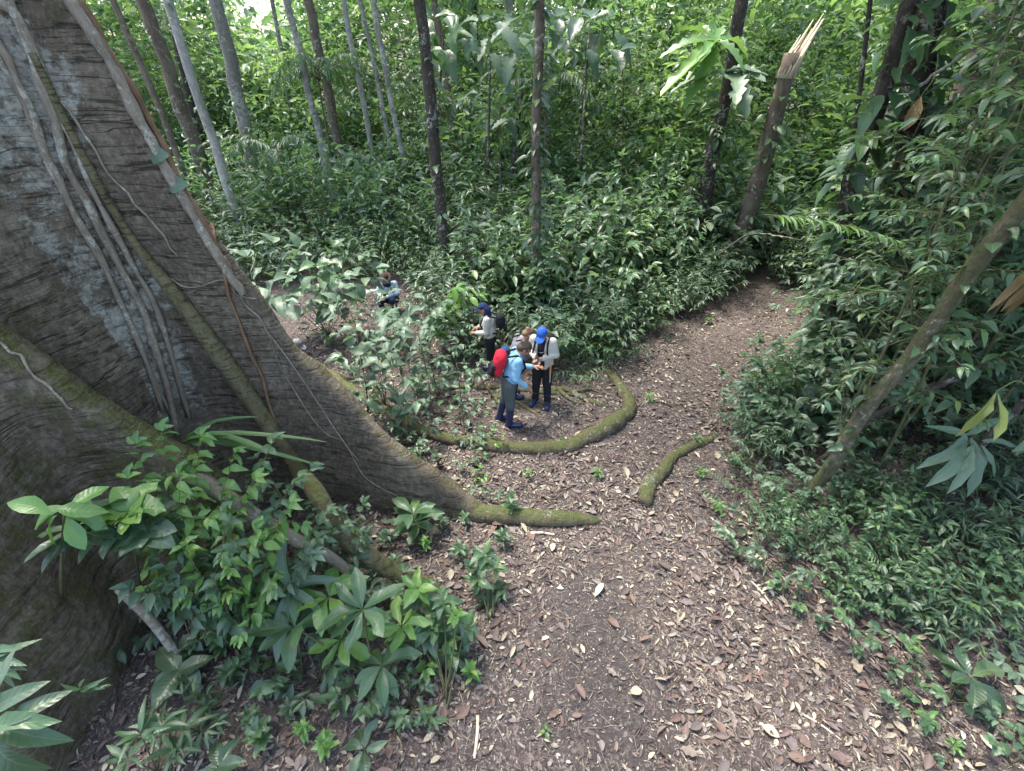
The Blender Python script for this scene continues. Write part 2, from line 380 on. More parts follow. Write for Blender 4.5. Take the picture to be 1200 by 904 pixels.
B_AERIAL = bark_mat('bark_aerial_root', [(.3, G(.07, .06, .03)), (.5, G(.15, .13, .07)), (.7, G(.24, .21, .12))], ring=.5, moss=.5, sc_=4, bumpd=.02, mth=.5)
B_MOSS = bark_mat('bark_mossy_root', [(.3, G(.05, .04, .028)), (.5, G(.12, .10, .06)), (.7, G(.2, .17, .1))], moss=.9, lichen=.3, sc_=5, bumpd=.03, mcol=(.10, .135, .038), mth=.60)
B_MOSSD = bark_mat('bark_mossy_stem', [(.3, G(.045, .038, .028)), (.5, G(.11, .095, .06)), (.7, G(.19, .17, .12))], moss=.9, lichen=.35, sc_=4, bumpd=.03, mcol=(.085, .105, .035), mth=.44)
B_BROWN = bark_mat('bark_brown', [(.3, G(.05, .036, .028)), (.5, G(.13, .10, .075)), (.7, G(.22, .18, .14))], lichen=.2, moss=.2, sc_=3, bumpd=.02)
B_GREY = bark_mat('bark_grey', [(.3, G(.08, .07, .06)), (.5, G(.19, .17, .15)), (.7, G(.3, .28, .25))], lichen=.9, sc_=3, bumpd=.015)
B_PALE = bark_mat('bark_pale', [(.3, G(.15, .14, .125)), (.5, G(.26, .245, .22)), (.7, G(.4, .38, .35))], lichen=.7, moss=.1, sc_=3, bumpd=.01)
B_DARK = bark_mat('bark_dark', [(.3, G(.02, .016, .014)), (.5, G(.05, .04, .033)), (.7, G(.10, .085, .07))], lichen=.3, moss=.3, sc_=4, bumpd=.02)
B_WOOD = bark_mat('broken_pale_wood', [(.3, G(.38, .3, .2)), (.5, G(.55, .46, .34)), (.7, G(.66, .58, .46))], sc_=3, along=(1.5, 1.5, .12), bumpd=.02)
B_STEM = bark_mat('plant_stem', [(.3, G(.05, .05, .025)), (.5, G(.09, .09, .045)), (.7, G(.14, .13, .07))], sc_=8, bumpd=.004)
B_GSTEM = bark_mat('green_stem', [(.3, G(.05, .08, .03)), (.5, G(.08, .12, .045)), (.7, G(.12, .16, .06))], sc_=8, bumpd=.003)

def plain(name, col, rough=.7, spec=.3, var=.25, scl=20, bd=.006, st=.4):
    m, nt = newmat(name); o = N(nt, 'ShaderNodeTexCoord').outputs['Object']; n = noise(nt, o, scl, 4)
    c = mix(nt, math_(nt, 'MULTIPLY', n, var*2), col, tuple(x*.55 for x in col))
    p = N(nt, 'ShaderNodeBsdfPrincipled', ins={'Base Color': c, 'Roughness': rough, 'Specular IOR Level': spec, 'Normal': bump(nt, n, st, bd)})
    out(nt, p.outputs[0]); return m

# ---------------------------------------------------------------- ground and path
def ground():
    xs = np.concatenate([np.arange(-90, -12, 3.), np.arange(-12, -6, .4), np.arange(-6, 9, .09), np.arange(9, 16, .4), np.arange(16, 93, 3.)])
    ys = np.concatenate([np.arange(-30, 0, 1.5), np.arange(0, 13, .09), np.arange(13, 22, .4), np.arange(22, 130, 3.)])
    X, Y = np.meshgrid(xs, ys, indexing='ij'); Z = hgt(X, Y)
    fine = (X > -6) & (X < 9) & (Y > 0) & (Y < 13)
    Z = Z+np.where(fine, rng.normal(0, .006, Z.shape), 0)
    V = np.stack([X, Y, Z], -1).reshape(-1, 3); ny = len(ys)
    i, j = np.meshgrid(np.arange(len(xs)-1), np.arange(ny-1), indexing='ij'); i = i.ravel(); j = j.ravel()
    Q = np.stack([i*ny+j, (i+1)*ny+j, (i+1)*ny+j+1, i*ny+j+1], -1)
    c = V[Q].mean(1); m = in_poly(c[:, 0], c[:, 1], PATH)
    for nm, q in (('ground', Q[~m]), ('path', Q[m])):
        u, inv = np.unique(q, return_inverse=True)
        o = link(nm, mesh_arrays(nm, V[u], inv.reshape(q.shape), mat=GROUND)); tag(o, kind='structure')
ground()

# ---------------------------------------------------------------- the great buttressed tree
AX = np.array([-5.0, 5.2])
def plate(S, E, prof, w0, wk, bend=0., wmax=.55, wig=.03, ph=0.):
    """a plank buttress standing on the line S-E; prof: (distance from S, ridge height)"""
    S = np.array(S, float); E = np.array(E, float); d = E-S; L = np.linalg.norm(d); d /= L; nn = np.array([-d[1], d[0]])
    ps = np.array([p[0] for p in prof], float); pz = np.array([p[1] for p in prof], float)
    fs = np.linspace(0, L+.6, 300); fz = np.interp(fs, ps, pz)
    k = np.ones(25)/25; fz = np.convolve(np.pad(fz, 12, mode='edge'), k, 'valid'); sl_ = np.gradient(fz, fs)
    def fn(X, Y, Z):
        s = (X-S[0])*d[0]+(Y-S[1])*d[1]; n = (X-S[0])*nn[0]+(Y-S[1])*nn[1]
        n = n-bend*np.sin(np.pi*np.clip(s/L, 0, 1))-wig*np.sin(3.1*s+ph)-wig*.6*np.sin(2.2*Z+1.3*s+ph)
        H = np.interp(s, fs, fz); g = np.interp(s, fs, sl_)
        H = H+.035*np.sin(5*s+ph)
        top = (Z-H)/np.sqrt(1+g*g)
        wd = np.minimum(w0+wk*np.maximum(-top, 0), wmax)
        a = np.abs(n)-wd; r = .11
        q0 = np.maximum(a+r, 0); q1 = np.maximum(top+r, 0)
        e = np.maximum(s-L-.25, -s-.3)
        return np.maximum(np.sqrt(q0*q0+q1*q1)+np.minimum(np.maximum(a+r, top+r), 0)-r, e)
    return fn
def sdist(S, x, y, E):
    d = np.array(E)-np.array(S); d = d/np.linalg.norm(d); return (x-S[0])*d[0]+(y-S[1])*d[1]
S1, E1 = (-5.0, 5.2), (-.40, 4.39)
P1_ = [(sdist(S1, x, 4.4-.177*(x+.47), E1), z) for x, z in ((-4.2, 10.5), (-3.9, 8), (-3.58, 5.72), (-3.28, 4.5), (-3.02, 3.6), (-2.62, 2.42), (-1.95, 1.66), (-1.2, .86), (-.5, .19), (0, .05))]
S2, E2 = (-5.7, 3.72), (-2.2, 3.28)
P2_ = [(sdist(S2, x, 3.3, E2), z) for x, z in ((-5.6, 7), (-5.0, 4.3), (-4.2, 3.2), (-3.65, 2.45), (-2.98, 1.76), (-2.6, .7), (-2.1, -.3), (-1, -.8))]
S3, E3 = (-4.75, 4.3), (-3.98, 1.15)
P3_ = [(sdist(S3, -4, y, E3), z) for y, z in ((4.1, 5.2), (3.4, 3.3), (2.7, 2.75), (2.1, 2.2), (1.7, 1.1), (1.35, .2), (1.0, -.3))]
def fn_trunk(X, Y, Z):
    a = np.arctan2(Y-AX[1], X-AX[0]); r = np.hypot(X-AX[0], Y-AX[1])
    R0 = 1.02+.45*np.exp(-np.maximum(Z, -.3)/1.1)+.07*np.sin(3*a+.5)+.04*np.sin(5*a+.7*Z)+.015*np.sin(14*a+Z)
    return (r-R0)*.95
tree_fns = [('trunk', fn_trunk), ('buttress', plate(S1, E1, P1_, .10, .075, bend=.10, wig=.04)), ('buttress', plate(S2, E2, P2_, .13, .13, wig=.05, ph=1.)), ('buttress', plate(S3, E3, P3_, .15, .10, bend=-.08, wig=.05, ph=2.))]
def build_kapok():
    g = SDF((-7.2, .7, -.4), (.35, 7.2, 8.6), .055)
    X, Y, Z = g.ax[0][:, None, None], g.ax[1][None, :, None], g.ax[2][None, None, :]
    D = None; k = .42
    for nm, f in tree_fns:
        d = np.broadcast_to(f(X, Y, Z), g.n).astype(np.float32)
        if D is None: D = d
        else: h = np.maximum(k-np.abs(D-d), 0)/k; D = np.minimum(D, d)-h*h*k/4
    # folds that run down the buttress faces and coarse swellings
    D = D+.015*np.sin(3.1*Z+2.5*np.sin(1.1*X)+1.3*np.sin(2.3*Y+Z))+.012*np.sin(9*X+3*np.sin(1.3*Z))*np.cos(5*Y)+.006*np.sin(17*Z+4*np.sin(X*1.7+Y))*np.sin(2.2*X+1.1*Z)
    g.D = D.astype(np.float32); V, Q = g.nets()
    # smooth normals over the whole skin, shared by the split pieces
    me = mesh_arrays('tmp', V, Q); nr = np.zeros(len(V)*3, np.float32); me.vertices.foreach_get('normal', nr); nr = nr.reshape(-1, 3); bpy.data.meshes.remove(me)
    c = V[Q].mean(1); dd = np.stack([f(c[:, 0], c[:, 1], c[:, 2]) for _, f in tree_fns], 1); own = dd.argmin(1)
    lich = np.exp(-np.maximum(0, np.abs(fn_trunk(V[:, 0], V[:, 1], V[:, 2]))-.12)/.12)*np.clip((V[:, 2]-1)/.6, 0, 1)*np.clip((6.2-V[:, 2])/1.2, .0, 1)
    lich = np.maximum(lich, .55*np.clip(1-np.abs(V[:, 0]+4.3)/.9, 0, 1)*(V[:, 1] < 3.4)*np.clip(1-np.abs(V[:, 2]-1.7)/1., 0, 1))
    vd = np.stack([f(V[:, 0], V[:, 1], V[:, 2]) for _, f in tree_fns], 1); mo = np.clip(1-np.minimum(vd[:, 2], vd[:, 3])/.15, 0, 1)*np.clip((vd[:, 0]-.1)/.4, 0, 1); lich = np.where(mo > .05, -mo, lich)
    root = empty('buttressed_tree', (AX[0], AX[1], 0), 'huge grey-brown buttressed tree with lichen patches filling the left side', 'tree')
    for i, (nm, f) in enumerate(tree_fns):
        q = Q[own == i]; u, inv = np.unique(q, return_inverse=True)
        me = mesh_arrays(nm, V[u]-np.array([AX[0], AX[1], 0]), inv.reshape(q.shape), None, lich[u], B_KAPOK)
        me.normals_split_custom_set_from_vertices(nr[u].tolist())
        o = link(nm, me, root)
        if i: o['label'] = [None, 'long plank buttress sloping down to the path', 'mossy-edged buttress behind the leafy plants', 'broad brown buttress at the lower corner'][i]
    return root, g
KAPOK, KG = build_kapok()
def kd(P):
    i = (np.asarray(P)-KG.lo)/KG.h
    if np.any(i < 0) or np.any(i >= np.array(KG.n)-1): return 1.
    b = i.astype(int); f = i-b; s = 0.
    for a in (0, 1):
        for c in (0, 1):
            for e in (0, 1): s += KG.D[b[0]+a, b[1]+c, b[2]+e]*(f[0] if a else 1-f[0])*(f[1] if c else 1-f[1])*(f[2] if e else 1-f[2])
    return s
def tree_hit(px, py, r=.0, default=5.):
    d = ray(px, py); t = .8
    while t < 9:
        P = CAM+t*d; s = kd(P)
        if s < r: return P
        if P[2] < hgt(P[0], P[1]): return P
        t += max(.01, .4*min(s-r, .3))
    return at(px, py, default)
def on_root(o, P): o.parent = KAPOK; return o
# roots that grow out of the tree stay its children
def local(P): return np.asarray(P)-np.array([AX[0], AX[1], 0])
def noisy(P, a, n=1):
    P = np.array(P, float); P[1:-1] += rng.normal(0, a, P[1:-1].shape); return P
def ground_line(pix, lift): 
    out_ = []
    for q in pix:
        P = gp(q[0], q[1]); P[2] = hgt(P[0], P[1])+lift*(q[2] if len(q) > 2 else 1.); out_.append(P)
    return np.array(out_)
b = Batch(); P = ground_line([(530, 598), (565, 605), (600, 608), (640, 611), (675, 612), (706, 612)], .06); P[-1][2] -= .06
S_ = spline(P, 26); b.tube(S_-np.array([AX[0], AX[1], 0]), np.interp(np.linspace(0, 1, 26), [0, .15, .7, .93, 1], [.15, .13, .115, .07, .012]), 12, .035)
o = link('root', b.mesh('root', B_MOSS), KAPOK); o['label'] = 'mossy root tip running out onto the path'
# prop root that slants down through the plants
b = Batch(); P = np.array([at(192, 540, 4.75), at(250, 572, 4.75), at(300, 605, 4.75), at(345, 632, 4.85), at(390, 655, 5.1), gp(430, 690)])
b.tube(spline(P, 24)-np.array([AX[0], AX[1], 0]), np.interp(np.linspace(0, 1, 24), [0, .6, 1], [.085, .065, .05]), 9, .03); link('root', b.mesh('root', B_LIANA), KAPOK)['label'] = 'pale prop root slanting through the leaves'
b = Batch(); P = np.array([at(140, 690, 4.5), at(175, 725, 4.7), at(205, 765, 4.9), gp(225, 800)])
b.tube(spline(P, 16)-np.array([AX[0], AX[1], 0]), .045, 8, .03); link('root', b.mesh('root', B_LIANA), KAPOK)
# trunk above the frame, limbs and crown
b = Batch()
b.tube([(-.05, 0, 8.2), (0, 0, 11), (.1, .1, 15), (0, .2, 19)], [1.0, .95, .85, .6], 20, .02); link('upper_trunk', b.mesh('upper_trunk', B_KAPOK), KAPOK)

KAPOK_CROWN_AT = [(0, .2, 16.5, 2.6), (-2.5, -2.6, 14.2, 2.), (-.5, -4.6, 13.2, 1.6)]  # crown clumps out of view, set there to shade the lower left
# big rope-like aerial root on the face of the buttress
def liana(name, pix, r, mat, label, n=60, jit=.04, lift=1.0, off=None, cat='liana', group=None, sides=7, default=5.):
    rs = np.broadcast_to(r, (n,)); r0_ = float(rs.mean()) if np.ndim(r) else r
    P = [tree_hit(q[0], q[1], r0_*lift*.5, q[2] if len(q) > 2 else default) if (len(q) < 3) else at(*q) for q in pix]
    S = spline(P, n)
    if not np.ndim(r): S[2:-2] += np.stack([np.interp(np.arange(n), np.arange(0, n+6, 5), rng.normal(0, .012, len(np.arange(0, n+6, 5)))) for _ in range(3)], 1)[2:-2]
    for i in range(len(S)):           # keep the strand on the bark
        for _ in range(6):
            d = kd(S[i])
            if d > rs[i]*.6: break
            v = CAM-S[i]; S[i] += v/np.linalg.norm(v)*(rs[i]*.7-d+.004)
    S[1:-1] = .25*S[:-2]+.5*S[1:-1]+.25*S[2:]
    o = empty(name, S[-1], label, cat, group)
    b = Batch(); b.tube(S-S[-1], r if np.ndim(r) else np.full(n, r)*(1+.12*np.sin(np.linspace(0, 25, n))+.10*np.sin(np.linspace(rng.uniform(0, 6), 61, n))), sides, jit)
    link('stem', b.mesh('stem', mat), o); return o
liana('aerial_root', [(38, 62), (80, 150), (122, 228), (160, 288), (205, 345), (250, 405), (300, 477), (345, 545), (372, 580, 5.15), (398, 622, 5.35), (440, 658, 5.55), (515, 696, 5.82)], np.interp(np.linspace(0, 1, 60), [0, .25, .36, .46, .8, 1], [.03, .04, .075, .105, .10, .115])*(1+.04*np.sin(np.linspace(0, 40, 60))), B_AERIAL, 'thick olive-brown aerial root slanting across the buttress face to the ground', sides=12)
for pix, r, lab in (([(-6, 0), (15, 20), (38, 75), (62, 140), (85, 205), (112, 262), (140, 310), (168, 372), (188, 430), (208, 510)], .038, 'thickest pale liana of the bundle in the bark fold'),
    ([(-8, 40), (12, 75), (35, 130), (60, 190), (88, 250), (118, 300), (140, 350), (165, 410), (190, 480)], .03, 'pale liana running lowest left in the bundle on the trunk'),
    ([(10, 0), (38, 50), (60, 110), (90, 180), (120, 250), (148, 300), (172, 345), (195, 400), (222, 490)], .03, 'slender brown liana running beside the thickest liana of the bundle'),
    ([(-5, 65), (22, 110), (50, 175), (80, 238), (105, 285), (128, 330), (160, 395), (205, 495)], .022, 'thinnest knotty liana of the bundle on the grey trunk')):
    liana('liana', pix, r, B_LIANA, lab, group='lianas bundled on the trunk')
for pix, r, m, lab in (([(82, 0), (112, 50), (140, 95), (165, 145), (190, 190), (215, 235), (238, 275), (262, 312), (285, 345)], .045, B_LIANA, 'grey liana lying along the upper edge of the long buttress'),
    ([(92, 0), (120, 45), (150, 95), (176, 145), (200, 192), (225, 238), (250, 285), (270, 315)], .032, B_LIANAB, 'brown liana beside the grey liana on the buttress edge'),
    ([(248, 262), (258, 305), (275, 365), (298, 420), (318, 480), (335, 522)], .02, B_LIANAB, 'rusty brown hanging root down the dark buttress face'),
    ([(262, 300), (285, 350), (310, 385), (345, 430), (385, 490), (420, 540)], .010, B_LIANA, 'thin pale vine curving down below the buttress edge'),
    ([(160, 300), (190, 320), (225, 338), (262, 328), (280, 345), (300, 350)], .009, B_LIANA, 'thin pale vine looping across the top of the bark face'),
    ([(70, 118), (105, 165), (130, 210), (160, 240), (185, 270), (208, 300)], .012, B_LIANA, 'thin grey vine zigzagging over ringed bark'),
    ([(310, 385), (335, 440), (372, 500), (402, 520), (430, 560), (470, 585)], .009, B_LIANA, 'thin pale vine low on the buttress near the path'),
    ([(0, 402), (30, 425), (60, 455), (85, 480)], .012, B_LIANA, 'thin vine creeping over the mossy buttress rim')):
    liana('liana', pix, r, m, lab, sides=6)

# mossy roots snaking over the forest floor
def ground_root(label, pix, rad, n=60, mat=B_MOSS, lift=.6, name='surface_root', side=None):
    rad = .80*np.interp(np.linspace(0, 1, n), np.linspace(0, 1, len(rad)), rad)
    P = ground_line([(p[0], p[1]) for p in pix], 0.); S = spline(P, n); S[:, 2] = hgt(S[:, 0], S[:, 1])+rad*lift*(.62+.3*np.sin(np.linspace(1, n*.13, n)))
    S[:, :2] += np.stack([np.interp(np.arange(n), np.arange(0, n+8, 7), rng.normal(0, .022, len(np.arange(0, n+8, 7)))) for _ in range(2)], 1)
    S += rng.normal(0, .004, S.shape)
    o = empty(name, (S[0][0], S[0][1], 0), label, 'root'); b = Batch(); b.tube(S-np.array([S[0][0], S[0][1], 0]), rad*(1+.05*np.sin(np.linspace(0, n*.55, n))+.05*np.sin(np.linspace(1, n*.21, n))), 16, .085)
    link('stem', b.mesh('stem', mat), o)
    for ps, rr in side or []:
        b = Batch(); T = spline(ground_line(ps, 0.), 20); T[:, 2] = hgt(T[:, 0], T[:, 1])+np.linspace(rr*1.2, rr*.2, 20); b.tube(T-np.array([S[0][0], S[0][1], 0]), np.linspace(rr, rr*.35, 20), 8, .06); link('side_root', b.mesh('side_root', mat), o)
    return o
ground_root('big curved mossy root sweeping round the two people in the clearing', [(360, 425), (395, 448), (430, 470), (480, 500), (530, 519), (580, 526), (630, 528), (675, 521), (710, 507), (733, 487), (736, 468), (722, 450), (706, 434)], [.11, .15, .13, .14, .115, .13, .12, .15, .145, .175, .15, .14, .11, .06], 150)
ground_root('short mossy root on the path lying away from the tree', [(755, 595), (762, 570), (775, 548), (795, 533), (818, 521), (840, 512)], [.11, .135, .12, .10, .085, .05], 40)
ground_root('slim mossy root lying behind the people in blue boots', [(515, 459), (540, 455), (570, 455), (600, 457), (640, 462), (690, 466)], [.06, .065, .06, .05, .05, .04], 40, side=[([(570, 455), (582, 470), (586, 490)], .035)])
ground_root('bare brown root beneath the boots of the woman in blue', [(575, 462), (600, 470), (618, 480), (634, 487)], [.035, .04, .04, .02], 26, B_AERIAL)
ground_root('knobbly moss-covered root beside the woman in the blue cap', [(640, 462), (660, 458), (680, 466), (700, 474), (722, 477)], [.05, .07, .06, .05, .02], 34, side=[([(655, 460), (672, 472), (690, 474)], .04), ([(668, 462), (690, 458), (705, 462)], .04)])
ground_root('low mossy root in the shade on the right bank', [(1080, 612), (1120, 622), (1160, 632), (1215, 650)], [.05, .07, .08, .08], 30, B_MOSSD)
ground_root('thin bare root crossing the lower right bank', [(1090, 690), (1130, 700), (1180, 705), (1215, 712)], [.02, .03, .03, .03], 24, B_AERIAL)

# ---------------------------------------------------------------- leaves and plants
def blade(rows, cols, prof, droop=.25, fold=.18, wave=0.):
    """a leaf of length 1 along +Y, normal +Z; prof(t) gives the half width"""
    V = [(0, 0, 0)]; UV = [(.5, 0)]; T = []
    def zz(u, t): return -droop*t*t+fold*abs(u)*prof(t)*2.2+wave*math.sin(t*19+(u > 0)*2.1)*abs(u)*prof(t)
    ts = rows[1:-1]; us = np.linspace(-1, 1, cols)
    for t in ts:
        for u in us: V.append((u*prof(t), t, zz(u, t))); UV.append((.5+.5*u, t))
    V.append((0, 1, -droop)); UV.append((.5, 1)); last = len(V)-1
    for j in range(cols-1):
        T.append((0, 2+j, 1+j))
        for i in range(len(ts)-1):
            a = 1+i*cols+j; T += [(a, a+1, a+cols+1), (a, a+cols+1, a+cols)]
        a = 1+(len(ts)-1)*cols+j; T.append((a, a+1, last))
    T = np.array(T); T[:cols-1] = T[:cols-1] if True else T
    V = np.array(V, float); n = np.cross(V[T[:, 1]]-V[T[:, 0]], V[T[:, 2]]-V[T[:, 0]]); T[n[:, 2] < 0] = T[n[:, 2] < 0][:, ::-1]
    return V, T, np.array(UV)
def pr(W, peak=.45, sharp=1.):
    e = math.log(.5)/math.log(peak)
    return lambda t: W*math.sin(math.pi*min(max(t, 0), 1)**e)**sharp
ROW7 = [0, .09, .24, .42, .6, .77, .91, 1]
TEMPL = {
    'far': blade([0, .45, 1], 3, pr(.24), .15, .2),
    'mid': blade([0, .15, .38, .64, .86, 1], 3, pr(.22, .45, .9), .25, .2),
    'lance': blade([0, .2, .5, .8, 1], 3, pr(.13, .45), .35, .2),
    'ovate': blade(ROW7, 5, pr(.27, .42), .28, .16, .12),
    'obov': blade(ROW7, 5, pr(.21, .6, .9), .30, .14, .10),
    'round': blade(ROW7, 5, pr(.36, .42, .8), .22, .12, .14),
    'long': blade(ROW7, 5, pr(.15, .5, .85), .42, .16, .16),
    'strap': blade([0, .15, .35, .55, .75, .9, 1], 3, pr(.045, .45, .6), .55, .25),
    'lobed': blade([0]+[.05+.9*i/20 for i in range(21)]+[1], 3, lambda t: .26*math.sin(math.pi*min(1, t)**.9)**.6*(.80+.20*math.cos((t-.05)/.9*10*math.pi)), .38, .16),
    'bit': blade([0, .3, .7, 1], 3, pr(.27, .5, .8), .0, .25),
    'curl': blade([0, .2, .45, .7, .88, 1], 3, pr(.22, .5, .8), -.22, .5),
    'flatleaf': blade(ROW7, 5, pr(.22, .5, .85), -.10, .18, .5),
}
LEAF_MESH = {}
for tp_ in list(TEMPL):
    if tp_ in ('far', 'bit', 'curl', 'flatleaf'): continue
    for k_, (dr, tw, sw, wv, bt) in enumerate(((.18, .35, .05, .10, 0), (-.12, -.3, -.06, .05, 1), (.34, .15, .08, .16, 0), (.05, -.55, -.03, .22, 1)), 1):
        V_, T_, U_ = TEMPL[tp_]; V_ = V_.copy(); t_ = V_[:, 1].copy(); 
        if bt: V_[:, 0] = np.where((V_[:, 0] > 0) & (abs(t_-.55) < .18), V_[:, 0]*.55, V_[:, 0])
        V_[:, 2] += -dr*t_*t_+wv*np.abs(V_[:, 0])*np.sin(11*t_+k_); a_ = tw*t_; x_ = V_[:, 0].copy(); V_[:, 0] = x_*np.cos(a_)+sw*np.sin(math.pi*t_); V_[:, 2] += x_*np.sin(a_)
        TEMPL[f'{tp_}~{k_}'] = (V_, T_, U_)
def any_leaf(tp, mat):
    k = int(rng.integers(0, 5)); return leaf_mesh(f'{tp}~{k}' if k and f'{tp}~{k}' in TEMPL else tp, mat)
def leaf_mesh(tp, mat):
    k = (tp, mat.name)
    if k not in LEAF_MESH:
        V, T, UV = TEMPL[tp]; LEAF_MESH[k] = mesh_arrays('leaf', V, T, UV, np.zeros(len(V)), mat)
    return LEAF_MESH[k]
def frames(d, up):
    d = d/(np.linalg.norm(d, axis=1)[:, None]+1e-9); x = np.cross(d, up); x /= np.linalg.norm(x, axis=1)[:, None]+1e-9
    return x, d, np.cross(x, d)
def leaf_batch(name, O, D, U, S, W, tp, mat, var=None):
    """many leaves in one mesh. O origins, D directions, U up hints, S lengths, W width factors"""
    V, T, UV = TEMPL[tp]; n = len(O); x, y, z = frames(D, U)
    VV = np.repeat(V[None], n, 0)
    if f'{tp}~1' in TEMPL:
        pick = rng.integers(0, 5, n)
        for k in range(1, 5): VV[pick == k] = TEMPL[f'{tp}~{k}'][0]
    P = O[:, None, :]+S[:, None, None]*(VV[:, :, :1]*W[:, None, None]*x[:, None, :]+VV[:, :, 1:2]*y[:, None, :]+VV[:, :, 2:3]*z[:, None, :])
    F = (T[None]+(np.arange(n)*len(V))[:, None, None]).reshape(-1, 3)
    var = rng.random(n) if var is None else var
    return mesh_arrays(name, P.reshape(-1, 3), F, np.tile(UV, (n, 1)), np.repeat(var, len(V)), mat)
class Plant:
    def __init__(s): s.stems = []; s.L = []     # leaf: (origin, dir, up, size, width, mat index)
    def branch(s, a, b, r=.008, sag=.15, leaf=.15, step=.08, start=.25, ang=55, mi=0, opp=False, tip=3, wid=1., elev=-8, jit=1., size_end=.7, flatten=.0, lift=None):
        a = np.array(a, float); b = np.array(b, float); L = np.linalg.norm(b-a)
        m = (a+b)/2+np.array([0, 0, sag*L]) if lift is None else lift
        n = max(5, int(L/.09)); t = np.linspace(0, 1, n)[:, None]
        P = (1-t)**2*a+2*t*(1-t)*m+t*t*b; P[1:-1] += rng.normal(0, .006*jit, P[1:-1].shape)
        s.stems.append((P, np.linspace(r, r*.35, n)))
        k = max(1, int(L*(1-start)/step)); side = 1
        for i in range(k):
            f = start+(1-start)*(i+.5)/k+rng.uniform(-.2, .2)*jit/k; f = min(max(f, 0), .99)
            p = (1-f)**2*a+2*f*(1-f)*m+f*f*b; tg = 2*(1-f)*(m-a)+2*f*(b-m); tg /= np.linalg.norm(tg)+1e-9
            hx = np.cross(tg, [0, 0, 1.]); nh = np.linalg.norm(hx)
            if nh < .25 and not opp:                       # upright stem: leaves all round
                q = i*2.4+rng.uniform(-.4, .4); hx = np.array([math.cos(q), math.sin(q), 0]); 
            elif nh < 1e-3: hx = np.array([1., 0, 0])
            else: hx = hx/nh
            for sd in ((1, -1) if opp else (side,)):
                an = R(ang+rng.uniform(-14, 14)*jit); d = math.cos(an)*tg+math.sin(an)*sd*hx
                d[2] = d[2]*(1-.5)+math.sin(R(elev+rng.uniform(-16, 16)*jit))
                up = np.array([0, 0, 1.])+.35*jit*rng.normal(size=3)*np.array([1, 1, .3])-flatten*d
                sz = leaf*(1-(1-size_end)*f)*rng.uniform(.8, 1.15)
                s.L.append((p, d, up, sz, wid*rng.uniform(.85, 1.15), mi))
            side = -side
        tg = b-m; tg /= np.linalg.norm(tg)+1e-9
        for i in range(tip):
            q = rng.uniform(0, 6.28) if tip > 3 else (i-(tip-1)/2)*.7
            hx = np.cross(tg, [0, 0, 1.]); hx /= np.linalg.norm(hx)+1e-9
            d = tg*math.cos(q)+hx*math.sin(q); d[2] = d[2]*.5+rng.uniform(-.25, .15)
            s.L.append((b, d, np.array([0, 0, 1.])+.2*rng.normal(size=3), leaf*size_end*rng.uniform(.75, 1.05), wid, mi))
        return s
    def rosette(s, c, n, leaf, elev=(10, 40), wid=1., mi=0, q0=0., stem=0., spread=6.283):
        c = np.array(c, float)
        if stem: s.stems.append((np.array([c-[0, 0, stem], c-[.01, 0, stem*.5], c]), np.array([.012, .01, .008])*min(1.5, leaf*3)))
        for i in range(n):
            q = q0+spread*(i+rng.uniform(-.2, .2))/n+(i % 2)*.3; e = R(rng.uniform(*elev))
            d = np.array([math.cos(q)*math.cos(e), math.sin(q)*math.cos(e), math.sin(e)])
            s.L.append((c+.01*d, d, np.array([0, 0, 1.])+.15*rng.normal(size=3), leaf*rng.uniform(.75, 1.1), wid*rng.uniform(.9, 1.1), mi))
        return s
    def build(s, name, loc, label, cat, mats, tp, split=False, group=None, stemmat=None, kind=None, leafname='leaf', fol='foliage'):
        loc = np.array(loc, float); root = empty(name, loc, label, cat, group)
        if kind: root['kind'] = kind
        if s.stems:
            b = Batch()
            for P, r in s.stems: b.tube(P-loc, r, 5, 0, True)
            kid(root, link('stem', b.mesh('stem', stemmat or B_STEM), root))
        if not isinstance(mats, (list, tuple)): mats = [mats]
        if not isinstance(tp, (list, tuple)): tp = [tp]*len(mats)
        for mi, m in enumerate(mats):
            L = [l for l in s.L if l[5] == mi]
            if not L: continue
            O = np.array([l[0] for l in L])-loc; D = np.array([l[1] for l in L]); U = np.array([l[2] for l in L]); S = np.array([l[3] for l in L]); W = np.array([l[4] for l in L])
            if split:
                x, y, z = frames(D, U); me = leaf_mesh(tp[mi], m)
                for i in range(len(L)):
                    o = bpy.data.objects.new(leafname, any_leaf(tp[mi], m)); COL.objects.link(o); o.parent = root
                    M = np.eye(4); M[:3, 0] = x[i]*S[i]*W[i]; M[:3, 1] = y[i]*S[i]; M[:3, 2] = z[i]*S[i]; M[:3, 3] = O[i]
                    o.matrix_basis = Matrix(M.tolist()); kid(root, o)
            else:
                kid(root, link(fol, leaf_batch(fol, O, D, U, S, W, tp[mi], m), root))
        return root
A = np.array
def up(P, h): return A([P[0], P[1], P[2]+h])

